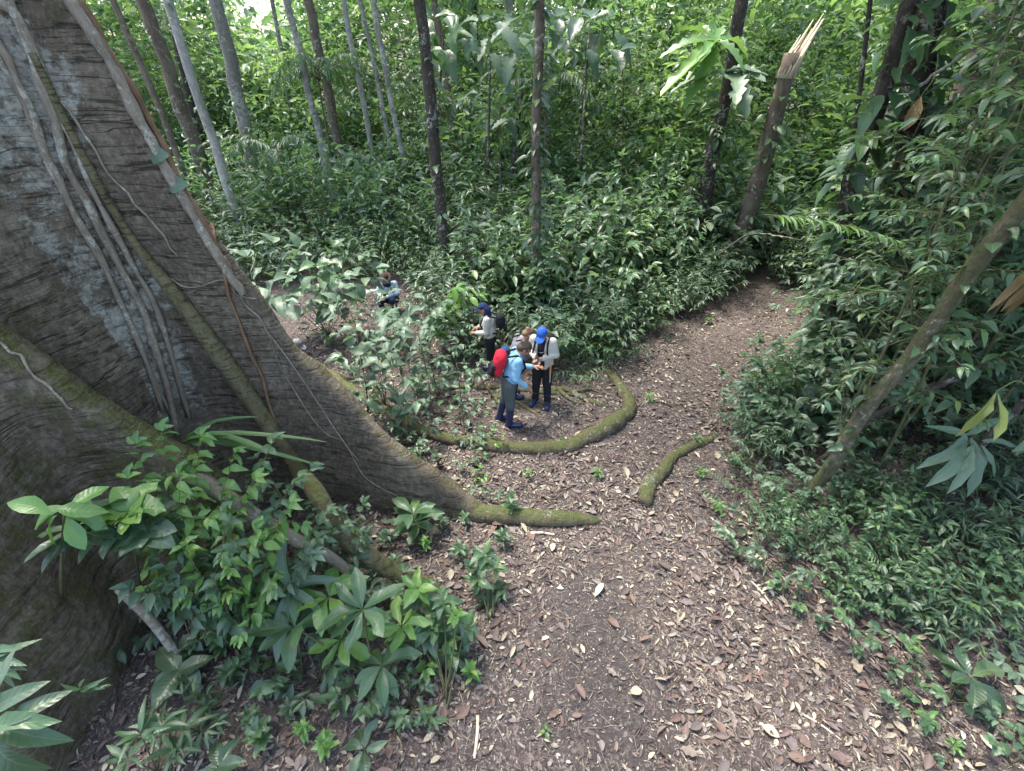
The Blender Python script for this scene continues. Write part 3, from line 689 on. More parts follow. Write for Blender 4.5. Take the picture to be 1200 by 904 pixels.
# ---- foreground plants on and in front of the buttresses (each leaf its own object)
def spray(name, base, tips, label, mats, tp, leaf, step=.07, split=True, cat='plant', start=.3, mi=None, r=.008, sag=.12, group=None, opp=False, tip=3, wid=1., ang=55, elev=-8, twigs=0, stemmat=None, size_end=.75):
    p = Plant()
    for i, q in enumerate(tips):
        m = (mi[i] if mi else 0); st = start
        p.branch(base, q, r, sag, leaf, step, st, ang, m, opp, tip, wid, elev, size_end=size_end)
        for k in range(twigs):
            f = rng.uniform(.45, .9); q = A(q); c = A(base)*(1-f)+q*f+A([0, 0, sag*.9*np.linalg.norm(q-base)*4*f*(1-f)*.5])
            e = c+rng.normal(0, 1, 3)*A([.22, .22, .1])*np.linalg.norm(q-base)*.5
            p.branch(c, e, r*.5, .05, leaf*.9, step, .15, ang, m, opp, tip, wid, elev, size_end=size_end)
    return p.build(name, base, label, cat, mats, tp, split, group, stemmat)
def gpz(px, py, dz=0.): P = gp(px, py); P[2] = hgt(P[0], P[1])+dz; return P
def px_leaf(px, t): return px*t/FPX

b0 = gpz(235, 770)
spray('shrub', b0, [at(160, 520, 4.2), at(190, 505, 4.3), at(235, 510, 4.35), at(275, 530, 4.4), at(320, 515, 4.5), at(350, 560, 4.5), at(300, 560, 4.3), at(210, 555, 4.1), at(150, 560, 4.1)],
      'bushy shrub with small glossy leaves in front of the lichen-patched trunk', [L_LITE, L_MID], 'ovate', .18, .08, mi=[0, 0, 0, 0, 1, 1, 0, 0, 0], start=.45, twigs=4, cat='shrub')
b0 = gpz(290, 765)
spray('shrub', b0, [at(170, 640, 4.0), at(150, 690, 4.0), at(215, 640, 3.95), at(260, 600, 4.1), at(300, 620, 4.1), at(340, 590, 4.3), at(385, 600, 4.6), at(370, 650, 4.5), at(250, 680, 4.1), at(320, 680, 4.3), at(190, 600, 4.1)],
      'dense small-leaved shrub spreading below the pale prop root', [L_MID, L_LITE, L_GREY], 'ovate', .175, .075, mi=[0, 2, 1, 0, 1, 1, 0, 2, 2, 1, 0], start=.3, twigs=4, cat='shrub')
spray('shrub', gpz(400, 700), [at(400, 600, 5.1), at(425, 590, 5.2), at(385, 620, 5.0), at(430, 625, 5.1), at(355, 640, 4.9)], 'small dark-leaved shrub beside the foot of the aerial root', [L_DARK, L_MID], 'ovate', .15, .08, mi=[0, 1, 0, 0, 1], twigs=1, cat='shrub')
p = Plant(); c = at(75, 600, 3.6)
for px, py, t in ((5, 620, 3.5), (35, 585, 3.5), (110, 572, 3.7), (135, 590, 3.6), (95, 655, 3.5), (150, 625, 3.7), (20, 650, 3.6)):
    p.L.append((c+rng.normal(0, .03, 3), at(px, py, t)-c, A([0, -.25, 1.])+rng.normal(0, .1, 3), .29, 1.1, 0))
for px, py, t in ((60, 690, 3.7), (30, 660, 3.7), (100, 690, 3.75), (120, 660, 3.8), (160, 680, 3.9), (50, 600, 3.8), (15, 590, 3.9), (140, 560, 3.95), (0, 575, 3.8)):
    p.L.append((c+rng.normal(0, .05, 3)+[0, .12, -.12], at(px, py, t)-c+rng.normal(0, .05, 3), A([0, -.1, 1.])+rng.normal(0, .15, 3), .32, 1.1, 1))
p.rosette(c+[.1, .15, -.35], 9, .36, (-25, 25), 1.1, 1); p.rosette(c+[-.15, .1, -.3], 8, .36, (-25, 25), 1.1, 1); g0 = tree_hit(72, 700); p.stems.append((spline([g0, (g0+c)/2+[0, -.05, -.05], c], 8), np.linspace(.016, .008, 8)))
p.build('broadleaf_plant', g0, 'broad-leaved plant with pale green upper leaves at the left edge', 'plant', [L_LITE, L_DARK], ['obov', 'obov'], True)
p = Plant(); c = at(150, 600, 3.9); g0 = tree_hit(165, 690)
p.stems.append((spline([g0, (g0+c)/2, c], 8), np.linspace(.012, .006, 8)))
p.rosette(c, 9, .26, (0, 50), 1.1); p.rosette(c+[.12, -.05, -.15], 8, .26, (-10, 30), 1.1, 1); p.rosette(c+[-.05, .1, -.35], 8, .3, (-10, 30), 1.1, 1)
p.build('broadleaf_plant', g0, 'leafy plant with light round leaves between the edge plant and the small-leaved shrub', 'plant', [L_LITE, L_DARK], 'round', True)
# centre clump of big obovate leaves
p = Plant(); g0 = gpz(440, 800)
for (px, py, t), n, l, e, mi in (((345, 735, 4.55), 8, .38, (-15, 55), 0), ((425, 715, 4.45), 9, .35, (-10, 45), 0), ((448, 780, 4.6), 9, .35, (-20, 40), 0), ((400, 750, 4.7), 7, .34, (-20, 30), 1), ((470, 735, 4.7), 7, .32, (-20, 40), 1), ((385, 700, 4.7), 7, .36, (0, 50), 1)):
    c = at(px, py, t); p.stems.append((spline([g0+rng.normal(0, .06, 3)*[1, 1, 0], (g0+c)/2+[0, 0, .05], c], 9), np.linspace(.014, .008, 9))); p.rosette(c, n, l, e, 1.0, mi, rng.uniform(0, 6))
p.build('broadleaf_plant', g0, 'clump of large veined leaves in the middle of the near undergrowth', 'plant', [L_MID, L_LITE], 'obov', True)
p = Plant(); c = at(340, 690, 4.75); g0 = gpz(355, 790); p.stems.append((spline([g0, (g0+c)/2, c], 6), np.linspace(.012, .009, 6)))
for px, py, l in ((330, 660, .55), (352, 655, .55), (385, 680, .5), (310, 790, .62), (375, 725, .5)): p.L.append((c, at(px, py, 4.6 if py < 700 else 4.3)-c, A([.1, -.5, .8]), l, .8, 0))
p.build('broadleaf_plant', g0, 'plant with upright strap-like pale leaves left of the large veined clump', 'plant', L_GREY, 'long', True)
p = Plant(); g0 = gpz(525, 822)
for (px, py, t), n, l, mi in (((490, 690, 4.9), 7, .22, 1), ((520, 705, 4.85), 9, .18, 0), ((545, 735, 4.9), 9, .16, 0), ((505, 735, 4.8), 9, .2, 0), ((530, 765, 4.9), 8, .2, 2), ((515, 795, 5.0), 6, .25, 2), ((545, 790, 5.0), 7, .17, 0), ((480, 720, 4.9), 6, .2, 2), ((535, 722, 4.7), 7, .15, 1)):
    c = at(px, py, t); p.stems.append((spline([g0+rng.normal(0, .05, 3)*[1, 1, 0], (g0+c)/2, c], 7), np.linspace(.01, .006, 7))); p.rosette(c, n, l, (-20, 55), 1.05, mi, rng.uniform(0, 6)); p.rosette(c-[0, 0, .12], n-3, l, (-20, 20), 1.05, 2, rng.uniform(0, 6))
p.build('shrub', g0, 'leafy shrub with yellow-green top leaves at the left edge of the path', 'shrub', [L_MID, L_LITE, L_DARK], 'ovate', True)
p = Plant(); g0 = gpz(575, 728)
for (px, py, t), n, l, mi in (((568, 650, 5.6), 8, .17, 0), ((580, 665, 5.55), 8, .16, 0), ((560, 680, 5.5), 8, .18, 0), ((585, 690, 5.6), 8, .16, 1), ((572, 705, 5.6), 8, .17, 1), ((555, 665, 5.6), 6, .18, 1), ((590, 715, 5.7), 6, .13, 0)):
    c = at(px, py, t); p.stems.append((spline([g0+rng.normal(0, .03, 3)*[1, 1, 0], (g0+c)/2, c], 6), np.linspace(.008, .005, 6))); p.rosette(c, n, l, (-15, 55), 1.0, mi, rng.uniform(0, 6))
p.build('shrub', g0, 'compact bright green bush alone on the left edge of the path', 'shrub', [L_MID, L_DARK], 'ovate', True)
def ros(name, px, py, label, n, leaf, mat, tp='obov', h=.15, e=(0, 35), wid=1., cat='plant', tiers=1, group=None, q0=0., split=True):
    g = gpz(px, py); p = Plant()
    for k in range(tiers): p.rosette(up(g, h*(1+.7*k)), max(4, n-2*k), leaf*(1-.15*k), (e[0]+12*k, e[1]+15*k), wid, 0, q0+.5*k, stem=h*(1+.7*k))
    return p.build(name, g, label, cat, mat, tp, split, group)
ros('rosette_plant', 488, 625, 'star-shaped rosette of pale leaves under the tip of the long buttress', 8, .40, L_MID, 'obov', .22, (10, 45), 1., tiers=2)
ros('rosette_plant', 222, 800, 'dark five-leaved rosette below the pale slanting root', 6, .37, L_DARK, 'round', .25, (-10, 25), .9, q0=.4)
ros('rosette_plant', 1122, 806, 'five-leaved rosette alone on the lower right bank', 6, .33, L_DARK, 'obov', .22, (0, 30), 1.25)
ros('rosette_plant', 430, 885, 'little dark rosette on bare soil at the bottom edge', 6, .24, L_DARK, 'obov', .12, (0, 45), 1.1, q0=1.)
ros('rosette_plant', 440, 690, 'small rosette sprouting beside the mossy aerial root end', 7, .2, L_MID, 'obov', .2, (5, 45), tiers=2)
ros('seedling', 598, 606, 'leafy seedling growing at the root tip beside the buttress end', 8, .16, L_MID, 'ovate', .16, (0, 50), tiers=3)
ros('seedling', 590, 640, 'dark seedling in front of the mossy root tip', 7, .15, L_DARK, 'ovate', .12, (0, 50), tiers=2)
ros('seedling', 540, 655, 'seedling between the aerial root foot and the root tip', 7, .15, L_MID, 'ovate', .12, (0, 50), tiers=2)
ros('seedling', 553, 796, 'pale star-leaved seedling at the litter edge', 6, .13, L_LITE, 'ovate', .12, (10, 50), tiers=2)
ros('seedling', 640, 858, 'single-leaf green seedling on the path', 3, .07, L_LITE, 'ovate', .02, (0, 20))
p = Plant(); g0 = gpz(-40, 1010); c = at(-15, 850, 2.55)
for px, py, t, l in ((60, 795, 2.5, .30), (82, 828, 2.4, .34), (75, 880, 2.45, .34), (40, 812, 2.6, .28), (30, 915, 2.5, .30), (-30, 790, 2.5, .3), (60, 860, 2.7, .26)): p.L.append((c+rng.normal(0, .03, 3), at(px, py, t)-c, A([.1, -.35, .9])+rng.normal(0, .12, 3), l, 1.1, 1 if l < .32 else 0))
p.stems.append((spline([g0, (g0+c)/2, c], 8), np.linspace(.015, .01, 8)))
p.build('broadleaf_plant', g0, 'plant with long glossy pointed leaves in the lower left corner', 'plant', [L_MID, L_DARK], 'long', True)
p = Plant(); g0 = gpz(-20, 900); c = at(-15, 770, 3.1)
for px, py in ((25, 755), (32, 778), (30, 800), (20, 740), (38, 790), (12, 810)): p.L.append((c, at(px, py, 3.)-c, A([0, -.3, 1.])+rng.normal(0, .12, 3), .26, 1.0, 0))
p.stems.append((spline([g0, (g0+c)/2, c], 8), np.linspace(.012, .008, 8)))
p.build('fern', g0, 'narrow-leaved frond poking in at the left edge above the corner plant', 'fern', L_MID, 'lance', True)
p = Plant(); g0 = gpz(185, 905)
for px, py, t in ((165, 860, 4.0), (190, 850, 4.1), (205, 880, 4.2), (150, 890, 4.1), (215, 855, 4.3)): c = at(px, py, t); p.stems.append((spline([g0, (g0+c)/2, c], 5), np.linspace(.008, .005, 5))); p.rosette(c, 7, .22, (-5, 60), 1., 0, rng.uniform(0, 6))
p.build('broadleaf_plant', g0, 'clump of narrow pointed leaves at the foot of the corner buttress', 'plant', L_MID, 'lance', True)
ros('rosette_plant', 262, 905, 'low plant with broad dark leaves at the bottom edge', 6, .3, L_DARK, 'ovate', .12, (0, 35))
p = Plant(); c = at(95, 808, 3.35)
for k in range(8): p.L.append((c, at(95+14*k-25, 790+rng.uniform(-5, 28), 3.2)-c, A([0, -.5, 1]), .16, .9, 0))
p.build('epiphyte', c, 'small lance-leaved sprig growing on the corner buttress bark', 'plant', L_MID, 'lance', True)
SEEDS = []; HERBS = []
for i, (px, py, l, m, tp) in enumerate(((300, 850, .13, L_MID, 'ovate'), (275, 800, .15, L_DARK, 'ovate'), (330, 815, .14, L_MID, 'ovate'), (385, 880, .12, L_LITE, 'ovate'), (310, 870, .15, L_MID, 'round'), (345, 840, .12, L_DARK, 'ovate'), (250, 840, .16, L_DARK, 'obov'), (470, 850, .12, L_MID, 'ovate'), (505, 850, .14, L_MID, 'obov'), (400, 835, .15, L_DARK, 'obov'), (360, 862, .1, L_LITE, 'ovate'), (520, 620, .13, L_DARK, 'ovate'), (545, 615, .1, L_MID, 'ovate'), (455, 640, .16, L_DARK, 'obov'), (465, 668, .13, L_MID, 'ovate'), (285, 740, .2, L_DARK, 'obov'), (310, 760, .18, L_DARK, 'ovate'), (265, 765, .16, L_MID, 'ovate'), (420, 640, .18, L_DARK, 'obov'), (500, 645, .1, L_LITE, 'ovate'))):
    SEEDS.append((ros('seedling', px, py, 'small seedling', 7, l, m, tp, .08+.3*l, (0, 50), tiers=2, group='seedlings on the soil by the buttresses'), px, py, m, tp, l))
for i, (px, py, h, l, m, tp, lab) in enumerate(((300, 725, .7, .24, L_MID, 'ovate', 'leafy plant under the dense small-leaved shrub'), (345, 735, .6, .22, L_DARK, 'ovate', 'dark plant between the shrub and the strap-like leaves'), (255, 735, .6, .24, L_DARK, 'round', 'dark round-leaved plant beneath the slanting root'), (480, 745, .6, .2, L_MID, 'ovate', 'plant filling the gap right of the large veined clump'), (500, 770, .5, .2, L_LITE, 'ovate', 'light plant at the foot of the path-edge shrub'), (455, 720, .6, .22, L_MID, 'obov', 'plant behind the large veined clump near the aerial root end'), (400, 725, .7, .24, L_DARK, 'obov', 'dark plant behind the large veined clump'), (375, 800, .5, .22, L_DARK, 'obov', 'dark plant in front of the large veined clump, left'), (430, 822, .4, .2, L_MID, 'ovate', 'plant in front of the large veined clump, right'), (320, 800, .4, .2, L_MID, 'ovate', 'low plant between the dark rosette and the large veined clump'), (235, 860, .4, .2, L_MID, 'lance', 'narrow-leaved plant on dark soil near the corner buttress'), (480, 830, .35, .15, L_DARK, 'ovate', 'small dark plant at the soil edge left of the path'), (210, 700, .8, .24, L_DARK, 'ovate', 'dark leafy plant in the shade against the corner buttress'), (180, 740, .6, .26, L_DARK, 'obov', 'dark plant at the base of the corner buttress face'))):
    g = gpz(px, py); p = Plant()
    for k in range(7):
        q = k*2.4+rng.uniform(-.3, .3); p.branch(g, g+A([math.cos(q)*h*.55, math.sin(q)*h*.55, h*rng.uniform(.5, 1.05)]), .006, .15, l, .10, .3, 60, 0, tip=3)
    p.build('leafy_plant', g, lab, 'plant', m, tp, True)
for k, (px, py) in enumerate(((183, 181), (203, 214), (190, 545))):
    if k < 2:
        p = Plant(); c = tree_hit(px-6, py, .03); d = at(px+6, py-2, (c-CAM)@CF-.1)-c; p.L.append((c, d+A([.1, 0, 0]), A([0, -1, .5]), .16, 1.5, 0)); p.build('epiphyte', c, ['single round pale leaf clinging to the buttress edge, upper one', 'single round pale leaf clinging to the buttress edge, lower one'][k], 'leaf', L_GREY, 'round', True)
# curving strap blades at the trunk's foot
p = Plant(); c = at(212, 520, 4.9)
for px, py, t in ((292, 478, 4.6), (270, 490, 4.7), (300, 500, 4.6), (285, 520, 4.5)): p.L.append((c, at(px, py-25, t)-c, A([0, 0, 1.]), np.linalg.norm(at(px, py, t)-c)*1.1, .8, 0))
p.build('grass_tuft', c, 'arching strap-leaved tuft at the foot of the liana bundle', 'grass tuft', L_GRASS, 'strap', True)

# ---- plants between the tree and the people
def sapling(px, py, tips, label, mats, tp, leaf, step, **k): return spray(k.pop('name', 'sapling'), gpz(px, py), tips, label, mats, tp, leaf, step, **k)
def T(px, py, t): return at(px, py, t)
sapling(385, 395, [T(290, 300, 9.6), T(320, 285, 10), T(350, 290, 9.8), T(390, 290, 10), T(425, 300, 9.8), T(340, 325, 9.4), T(300, 335, 9.3), T(400, 325, 9.4), T(370, 310, 9.2), T(440, 315, 9.8)], 'broad grey-green leaved bush behind the buttress edge', [L_GREY, L_MID], 'ovate', .50, .21, mi=[0, 0, 0, 1, 0, 0, 0, 0, 1, 0], start=.35, twigs=1, cat='bush', wid=1.15, ang=65, name='bush')
sapling(452, 478, [T(395, 355, 7.4), T(415, 385, 7.2), T(440, 400, 7.3), T(425, 350, 7.6), T(455, 370, 7.4), T(400, 420, 7.2)], 'slim sapling with broad drooping leaves in front of the man in the brown hat', [L_GREY, L_DARK], 'ovate', .36, .2, mi=[0, 0, 0, 1, 0, 1], start=.4, wid=1.1, ang=65)
sapling(465, 500, [T(445, 450, 7.4), T(480, 445, 7.4), T(460, 430, 7.5), T(420, 460, 7.2), T(490, 470, 7.4)], 'low bush with broad leaves beside the curved root near the buttress', [L_DARK, L_GREY], 'ovate', .30, .17, mi=[0, 1, 0, 0, 1], start=.3, ang=65, cat='bush', name='bush')
sapling(502, 415, [T(505, 370, 9.3), T(535, 338, 9.4), T(560, 345, 9.6), T(520, 355, 9.2)], 'pinnate-leaved sapling left of the hiker in the navy hat', [L_LITE, L_GREY], 'mid', .34, .16, mi=[1, 0, 0, 1], start=.2, opp=True, wid=1.2, ang=58, sag=.3)
sapling(470, 440, [T(455, 345, 8.2), T(485, 350, 8.3), T(500, 385, 8.2), T(470, 385, 8.0)], 'sapling whose pale leaves hang before the man in the hat', [L_GREY], 'ovate', .32, .2, start=.4, ang=62, wid=.95)
sapling(545, 425, [T(520, 375, 9.2), T(545, 365, 9.2), T(555, 400, 9.2), T(530, 395, 9.0), T(505, 395, 9.0), T(575, 405, 9.2)], 'fine pale-leaved bush in front of the hiker in the navy hat', [L_GREY, L_MID], 'ovate', .17, .09, mi=[0, 0, 1, 0, 0, 0], start=.25, twigs=2, cat='bush', name='bush')
for i, (px, py, h, l, m) in enumerate(((500, 500, .5, .2, L_GREY), (520, 490, .6, .18, L_MID), (540, 500, .55, .17, L_GREY), (555, 515, .4, .14, L_MID), (490, 480, .7, .22, L_GREY), (515, 465, .6, .2, L_GREY), (478, 515, .45, .2, L_DARK), (535, 475, .5, .18, L_GREY), (495, 535, .35, .16, L_DARK), (515, 545, .3, .15, L_DARK), (480, 540, .35, .17, L_MID), (505, 560, .3, .15, L_DARK), (530, 520, .4, .16, L_GREY), (575, 528, .3, .13, L_LITE), (545, 450, .6, .2, L_GREY), (525, 440, .55, .2, L_GREY), (495, 455, .6, .22, L_MID), (565, 545, .25, .13, L_MID), (540, 585, .25, .13, L_MID), (555, 570, .22, .12, L_LITE), (575, 590, .22, .12, L_MID), (440, 505, .4, .2, L_DARK), (460, 530, .35, .18, L_DARK), (430, 485, .5, .2, L_MID), (415, 440, .5, .22, L_GREY), (440, 425, .5, .2, L_MID), (390, 405, .5, .22, L_MID), (510, 425, .5, .2, L_GREY), (470, 405, .6, .2, L_GREY), (570, 480, .3, .14, L_GREY))):
    g = gpz(px, py); p = Plant()
    for k in range(4): p.branch(g, g+A([rng.normal(0, .3*h+.08), rng.normal(0, .3*h+.08), h*rng.uniform(.6, 1.1)]), .006, .1, l, .1, .25, 60, 0, wid=1.0)
    HERBS.append((p.build('herb', g, 'low leafy herb', 'plant', m, 'ovate', True, 'herbs in the patch left of the woman in blue'), px, py, m, h))
for i, (px, py, h, l, m, lab) in enumerate(((440, 455, 1.7, .26, L_GREY, 'airy sapling with drooping leaves between the buttress and the squatting person'), (480, 440, 1.5, .22, L_MID, 'airy sapling before the squatting person, right of the drooping one'), (512, 470, 1.2, .2, L_GREY, 'thin airy sapling by the left end of the slim mossy root'), (420, 415, 1.3, .28, L_DARK, 'dark airy sapling close behind the buttress edge'), (535, 435, 1.1, .18, L_MID, 'airy sapling at the feet of the hiker in the navy hat'), (465, 400, 1.2, .26, L_GREY, 'pale airy sapling right in front of the squatting person'))):
    g = gpz(px, py); p = Plant(); tp_ = g+A([rng.normal(0, .1), rng.normal(0, .1), h])
    p.stems.append((spline([g, (g+tp_)/2+[.04, 0, 0], tp_], 10), np.linspace(.010, .005, 10)))
    for k in range(8):
        c = g+(tp_-g)*(.35+.65*k/7); q = k*2.4; p.branch(c, c+A([math.cos(q)*.36, math.sin(q)*.36, .04]), .005, .1, l, .15, .3, 60, 0, tip=2)
    p.build('sapling', g, lab, 'sapling', m, 'ovate', True)
p = Plant()
for a_, b_ in (((545, 590), (535, 425)), ((433, 520), (418, 395)), ((508, 520), (490, 390))): p.stems.append((spline([gpz(*a_), at((a_[0]+b_[0])/2+4, (a_[1]+b_[1])/2, 8.0), at(b_[0], b_[1], 7.9)], 12), np.linspace(.016, .009, 12)))
for st, lab in zip(p.stems, ('bare thin upright stick near the left of the woman in blue', 'thin upright stem before the broad drooping sapling leaves', 'thin bare stem in the herb patch')):
    q = Plant(); q.stems = [st]; q.build('thin_sapling', st[0][0], lab, 'sapling', L_DARK, 'ovate', True, stemmat=B_DARK)
p = Plant(); g0 = gpz(468, 430); c0 = at(466, 378, 9.7); p.stems.append((spline([g0, (g0+c0)/2+[.03, 0, 0], c0], 8), np.linspace(.010, .006, 8)))
for q in ((437, 362), (488, 360), (462, 366), (440, 372), (490, 372), (455, 380), (478, 382), (437, 388)): p.L.append((c0+rng.normal(0, .05, 3), at(*q, 9.6)-c0, A([0, -.3, 1.])+rng.normal(0, .15, 3), np.linalg.norm(at(*q, 9.6)-c0)*1.0+.08, .8, 0))
p.build('broadleaf_plant', g0, 'spray of pale leaves hiding the knees of the squatting person', 'plant', L_GREY, 'ovate', True)
# behind and right of the woman with the cap
sapling(648, 428, [T(632, 375, 9.3), T(650, 372, 9.4), T(668, 378, 9.3), T(645, 390, 9.1), T(665, 398, 9.2), T(632, 400, 9.2)], 'broad pale-leaved bush right behind the woman in the blue cap', [L_GREY, L_MID], 'ovate', .33, .17, mi=[0, 0, 0, 1, 1, 0], start=.3, ang=65, wid=1.1, cat='bush', name='bush')
p = Plant(); c = at(652, 398, 8.95); p.L.append((c, A([0.03, -.15, -1]), A([0, -1, .1]), .42, 1.1, 0)); p.L.append((c, A([.12, -.1, -.9]), A([0, -1, .1]), .3, 1., 0)); p.stems.append((np.array([gpz(655, 432), at(656, 412, 9.0), c]), np.array([.01, .008, .006])))
p.build('broadleaf_plant', gpz(655, 432), 'single bright hanging leaf at the elbow of the woman in the cap', 'plant', L_LITE, 'long', True)
for px, py, lab in ((680, 445, 'fern-leaved plant at the end of the curved root'), (700, 425, 'spreading fern between the thicket and the curved root'), (735, 415, 'low fern at the thicket edge right of the curved root')):
    g = gpz(px, py); p = Plant()
    for k in range(8):
        q = k*.8+rng.uniform(-.2, .2); p.branch(up(g, .05), g+A([math.cos(q)*.5, math.sin(q)*.5, .22]), .005, .35, .15, .06, .15, 68, 0, True, 1, .9)
    p.build('fern', g, lab, 'fern', L_MID, 'lance', True, stemmat=B_GSTEM)

# ---------------------------------------------------------------- trees of the forest
LM = []; SHORT = ['the brown leaning trunk', 'the slim pale trunk', 'the thick grey trunk', 'the slim mottled trunk', 'the straight brown trunk', 'the thin pale pole tree', 'the thin dark pole tree', 'the thin grey pole tree', 'the dark knobbly trunk', 'the slim brown trunk', 'the thin dark leaning sapling', 'the leaf-wrapped trunk', 'the stout grey far trunk', 'the pale slender far trunk', 'the trunk with lobed leaves', 'the dark right-bank trunk', 'the broad shaded trunk', 'the brown upper-right trunk', 'the thin straight dark stem', 'the thin reddish trunk', 'the thin shaded trunk', 'the slender far-back trunk', 'the very thin grey pole', 'the thin dark far pole']   # landmarks that labels may refer to
def at_plane(px, py, y): d = ray(px, py); return CAM+d*(y/d[1])
CROWNS = []
for k in range(4):
    n = 220; c = rng.normal(0, 1, (26, 3))*[1.5, 1.5, .9]; i = rng.integers(0, 26, n); O = c[i]+rng.normal(0, .45, (n, 3))
    D = O*[1, 1, .2]+rng.normal(0, .8, (n, 3)); U = A([0, 0, 1.])+.4*rng.normal(size=(n, 3))
    CROWNS.append(leaf_batch('crown', O, D, U, rng.uniform(.28, .5, n), np.full(n, 1.1), 'mid', [L_FAR, L_FARB][k % 2]))
def tree(bpx, tpx, wpx, mat, label, D=None, climb=0, top=13., crown=True, jit=.05, bow=.0, name='tree', cmat=None, clmb_leaf=.16, knots=0):
    if D is None: g = gp(*bpx)
    else: r = ray(*bpx); g = CAM+r*(D/r[1]); g[2] = hgt(g[0], g[1])
    d = ray(*bpx)
    q = at_plane(tpx[0], tpx[1], g[1]); dv = q-g; dv = dv/dv[2]
    z = (g-CAM)@CF; r0 = wpx*z/FPX/2
    H = top-g[2]; t = np.linspace(0, 1, 22); wob = np.cumsum(rng.normal(0, .25*r0, (22, 2)), 0)*np.sin(np.pi*np.minimum(t*1.5, 1))[:, None]
    P = t[:, None]*H*dv; P[:, :2] += wob+bow*np.sin(np.pi*np.clip(t*2, 0, 1))[:, None]*A([1., 0]); P[0, 2] = -.15
    rad = r0*(1.05-.45*t+.5*np.exp(-t*H/.35)*(.6 if wpx > 8 else .2))
    o = empty(name, g, label, 'tree'); b = Batch(); b.tube(P, rad, 12 if wpx > 8 else 8, jit); 
    for k in range(knots):
        a = rng.uniform(.1, .5); c = A([np.interp(a, t, P[:, j]) for j in range(3)]); e = c+A([*rng.normal(0, 1, 2), rng.uniform(.2, .8)])*.6; b.tube(spline([c, (c+e)/2+rng.normal(0, .05, 3), e], 6), np.linspace(r0*.4, r0*.15, 6), 6)
    link('trunk', b.mesh('trunk', mat), o)
    if climb:
        f = rng.random(climb)**1.2*min(1, 6.5/H); O = np.stack([np.interp(f, t, P[:, j]) for j in range(3)], 1); a = rng.uniform(0, 6.28, climb); rr = np.interp(f, t, rad)
        Dn = np.stack([np.cos(a), np.sin(a), rng.uniform(-.7, .3, climb)], 1); O = O+Dn*[1, 1, 0]*rr[:, None]*1.0
        U = np.stack([np.cos(a)*.3, np.sin(a)*.3, np.ones(climb)], 1)+.25*rng.normal(size=(climb, 3))
        S_c = rng.uniform(.6, 1.3, climb)*clmb_leaf
        if clmb_leaf*FPX/z > 8 and climb < 300:
            x_, y_, z_ = frames(Dn, U); me = None
            for i in range(climb):
                lo_ = bpy.data.objects.new('leaf', any_leaf('mid', cmat or L_MID)); COL.objects.link(lo_); lo_.parent = o; M = np.eye(4); M[:3, 0] = x_[i]*S_c[i]*1.1; M[:3, 1] = y_[i]*S_c[i]; M[:3, 2] = z_[i]*S_c[i]; M[:3, 3] = O[i]; lo_.matrix_basis = Matrix(M.tolist())
        else: link('climber', leaf_batch('climber', O, Dn, U, S_c, np.full(climb, 1.1), 'mid', cmat or L_MID), o)['kind'] = 'stuff'
    if crown:
        c = link('crown', random.choice(CROWNS), o); c.location = P[-1]-[0, 0, .3]; s = rng.uniform(.8, 1.25); c.scale = (s, s, s*.8); c.rotation_euler = (0, 0, rng.uniform(0, 6))
    LM.append((g[:2], SHORT[len(LM)] if len(LM) < len(SHORT) else label)); return o, g
tree((262, 265), (165, 20), 13.9, B_BROWN, 'brown leaning trunk with a vine tuft, nearest to the great buttress edge', climb=60)
tree((293, 300), (197, 0), 9.5, B_PALE, 'slim pale-barked tree leaning left beyond the great buttress', climb=40)
tree((300, 235), (246, 0), 13.9, B_GREY, 'thick grey trunk with a patchy bark between two slim trees', D=19, climb=40)
tree((394, 250), (335, 0), 7.7, B_GREY, 'slim mottled dark trunk left of the straighter brown tree', D=17, climb=20)
tree((407, 210), (358, 0), 10.2, B_BROWN, 'straight brown trunk standing against the bright gap in the canopy', climb=70, D=19.5)
tree((446, 225), (405, 0), 6, B_PALE, 'thin pale pole-like tree, leftmost of three in a bunch', climb=70, D=19)
tree((474, 240), (420, 0), 5, B_GREY, 'thin dark pole-like tree in the middle of three in a bunch', climb=70, D=18)
tree((486, 245), (440, 0), 6, B_GREY, 'thin grey pole-like tree, rightmost of three in a bunch', D=17.5, climb=30)
tree((527, 342), (487, 0), 12.0, B_DARK, 'dark knobbly trunk with clinging leaves behind the clearing', climb=90, clmb_leaf=.24, knots=2)
tree((541, 240), (515, 40), 8, B_BROWN, 'slim brown trunk just right of the dark knobbly tree', D=19, climb=40)
tree((589, 255), (610, 120), 6, B_DARK, 'thin dark sapling trunk leaning right under a large pale leaf', D=15.5, top=4.4, crown=False)
tree((628, 378), (633, 20), 10, B_BROWN, 'leaf-wrapped brown trunk rising behind the woman in the blue cap', climb=260, clmb_leaf=.26, cmat=L_DARK)
tree((697, 165), (694, 50), 15, B_GREY, 'stout grey trunk far back in the middle of the forest', D=25, climb=50)
tree((612, 180), (600, 60), 9, B_PALE, 'pale slender trunk far back left of the leaf-wrapped tree', D=24)
tree((824, 255), (866, 0), 13.8, B_DARK, 'dark trunk carrying big lobed leaves left of the broken snag', D=14, climb=50, clmb_leaf=.3)
tree((957, 432), (1052, 60), 17, B_DARK, 'dark leaning trunk amid the dense foliage of the right bank', D=8.0, climb=190, clmb_leaf=.4, knots=2, top=9)
tree((1042, 400), (1066, 240), 26, B_DARK, 'broad dark trunk in the shade behind the leaning mossy stem', D=8.8, top=11, jit=.06, climb=200, clmb_leaf=.42)
tree((1150, 150), (1178, 60), 26, B_BROWN, 'shaded brown trunk at the upper right edge', D=11, climb=30)
tree((1017, 300), (1020, 0), 5, B_DARK, 'thin straight dark stem in the foliage right of the snag', D=9.0, top=8, crown=False)
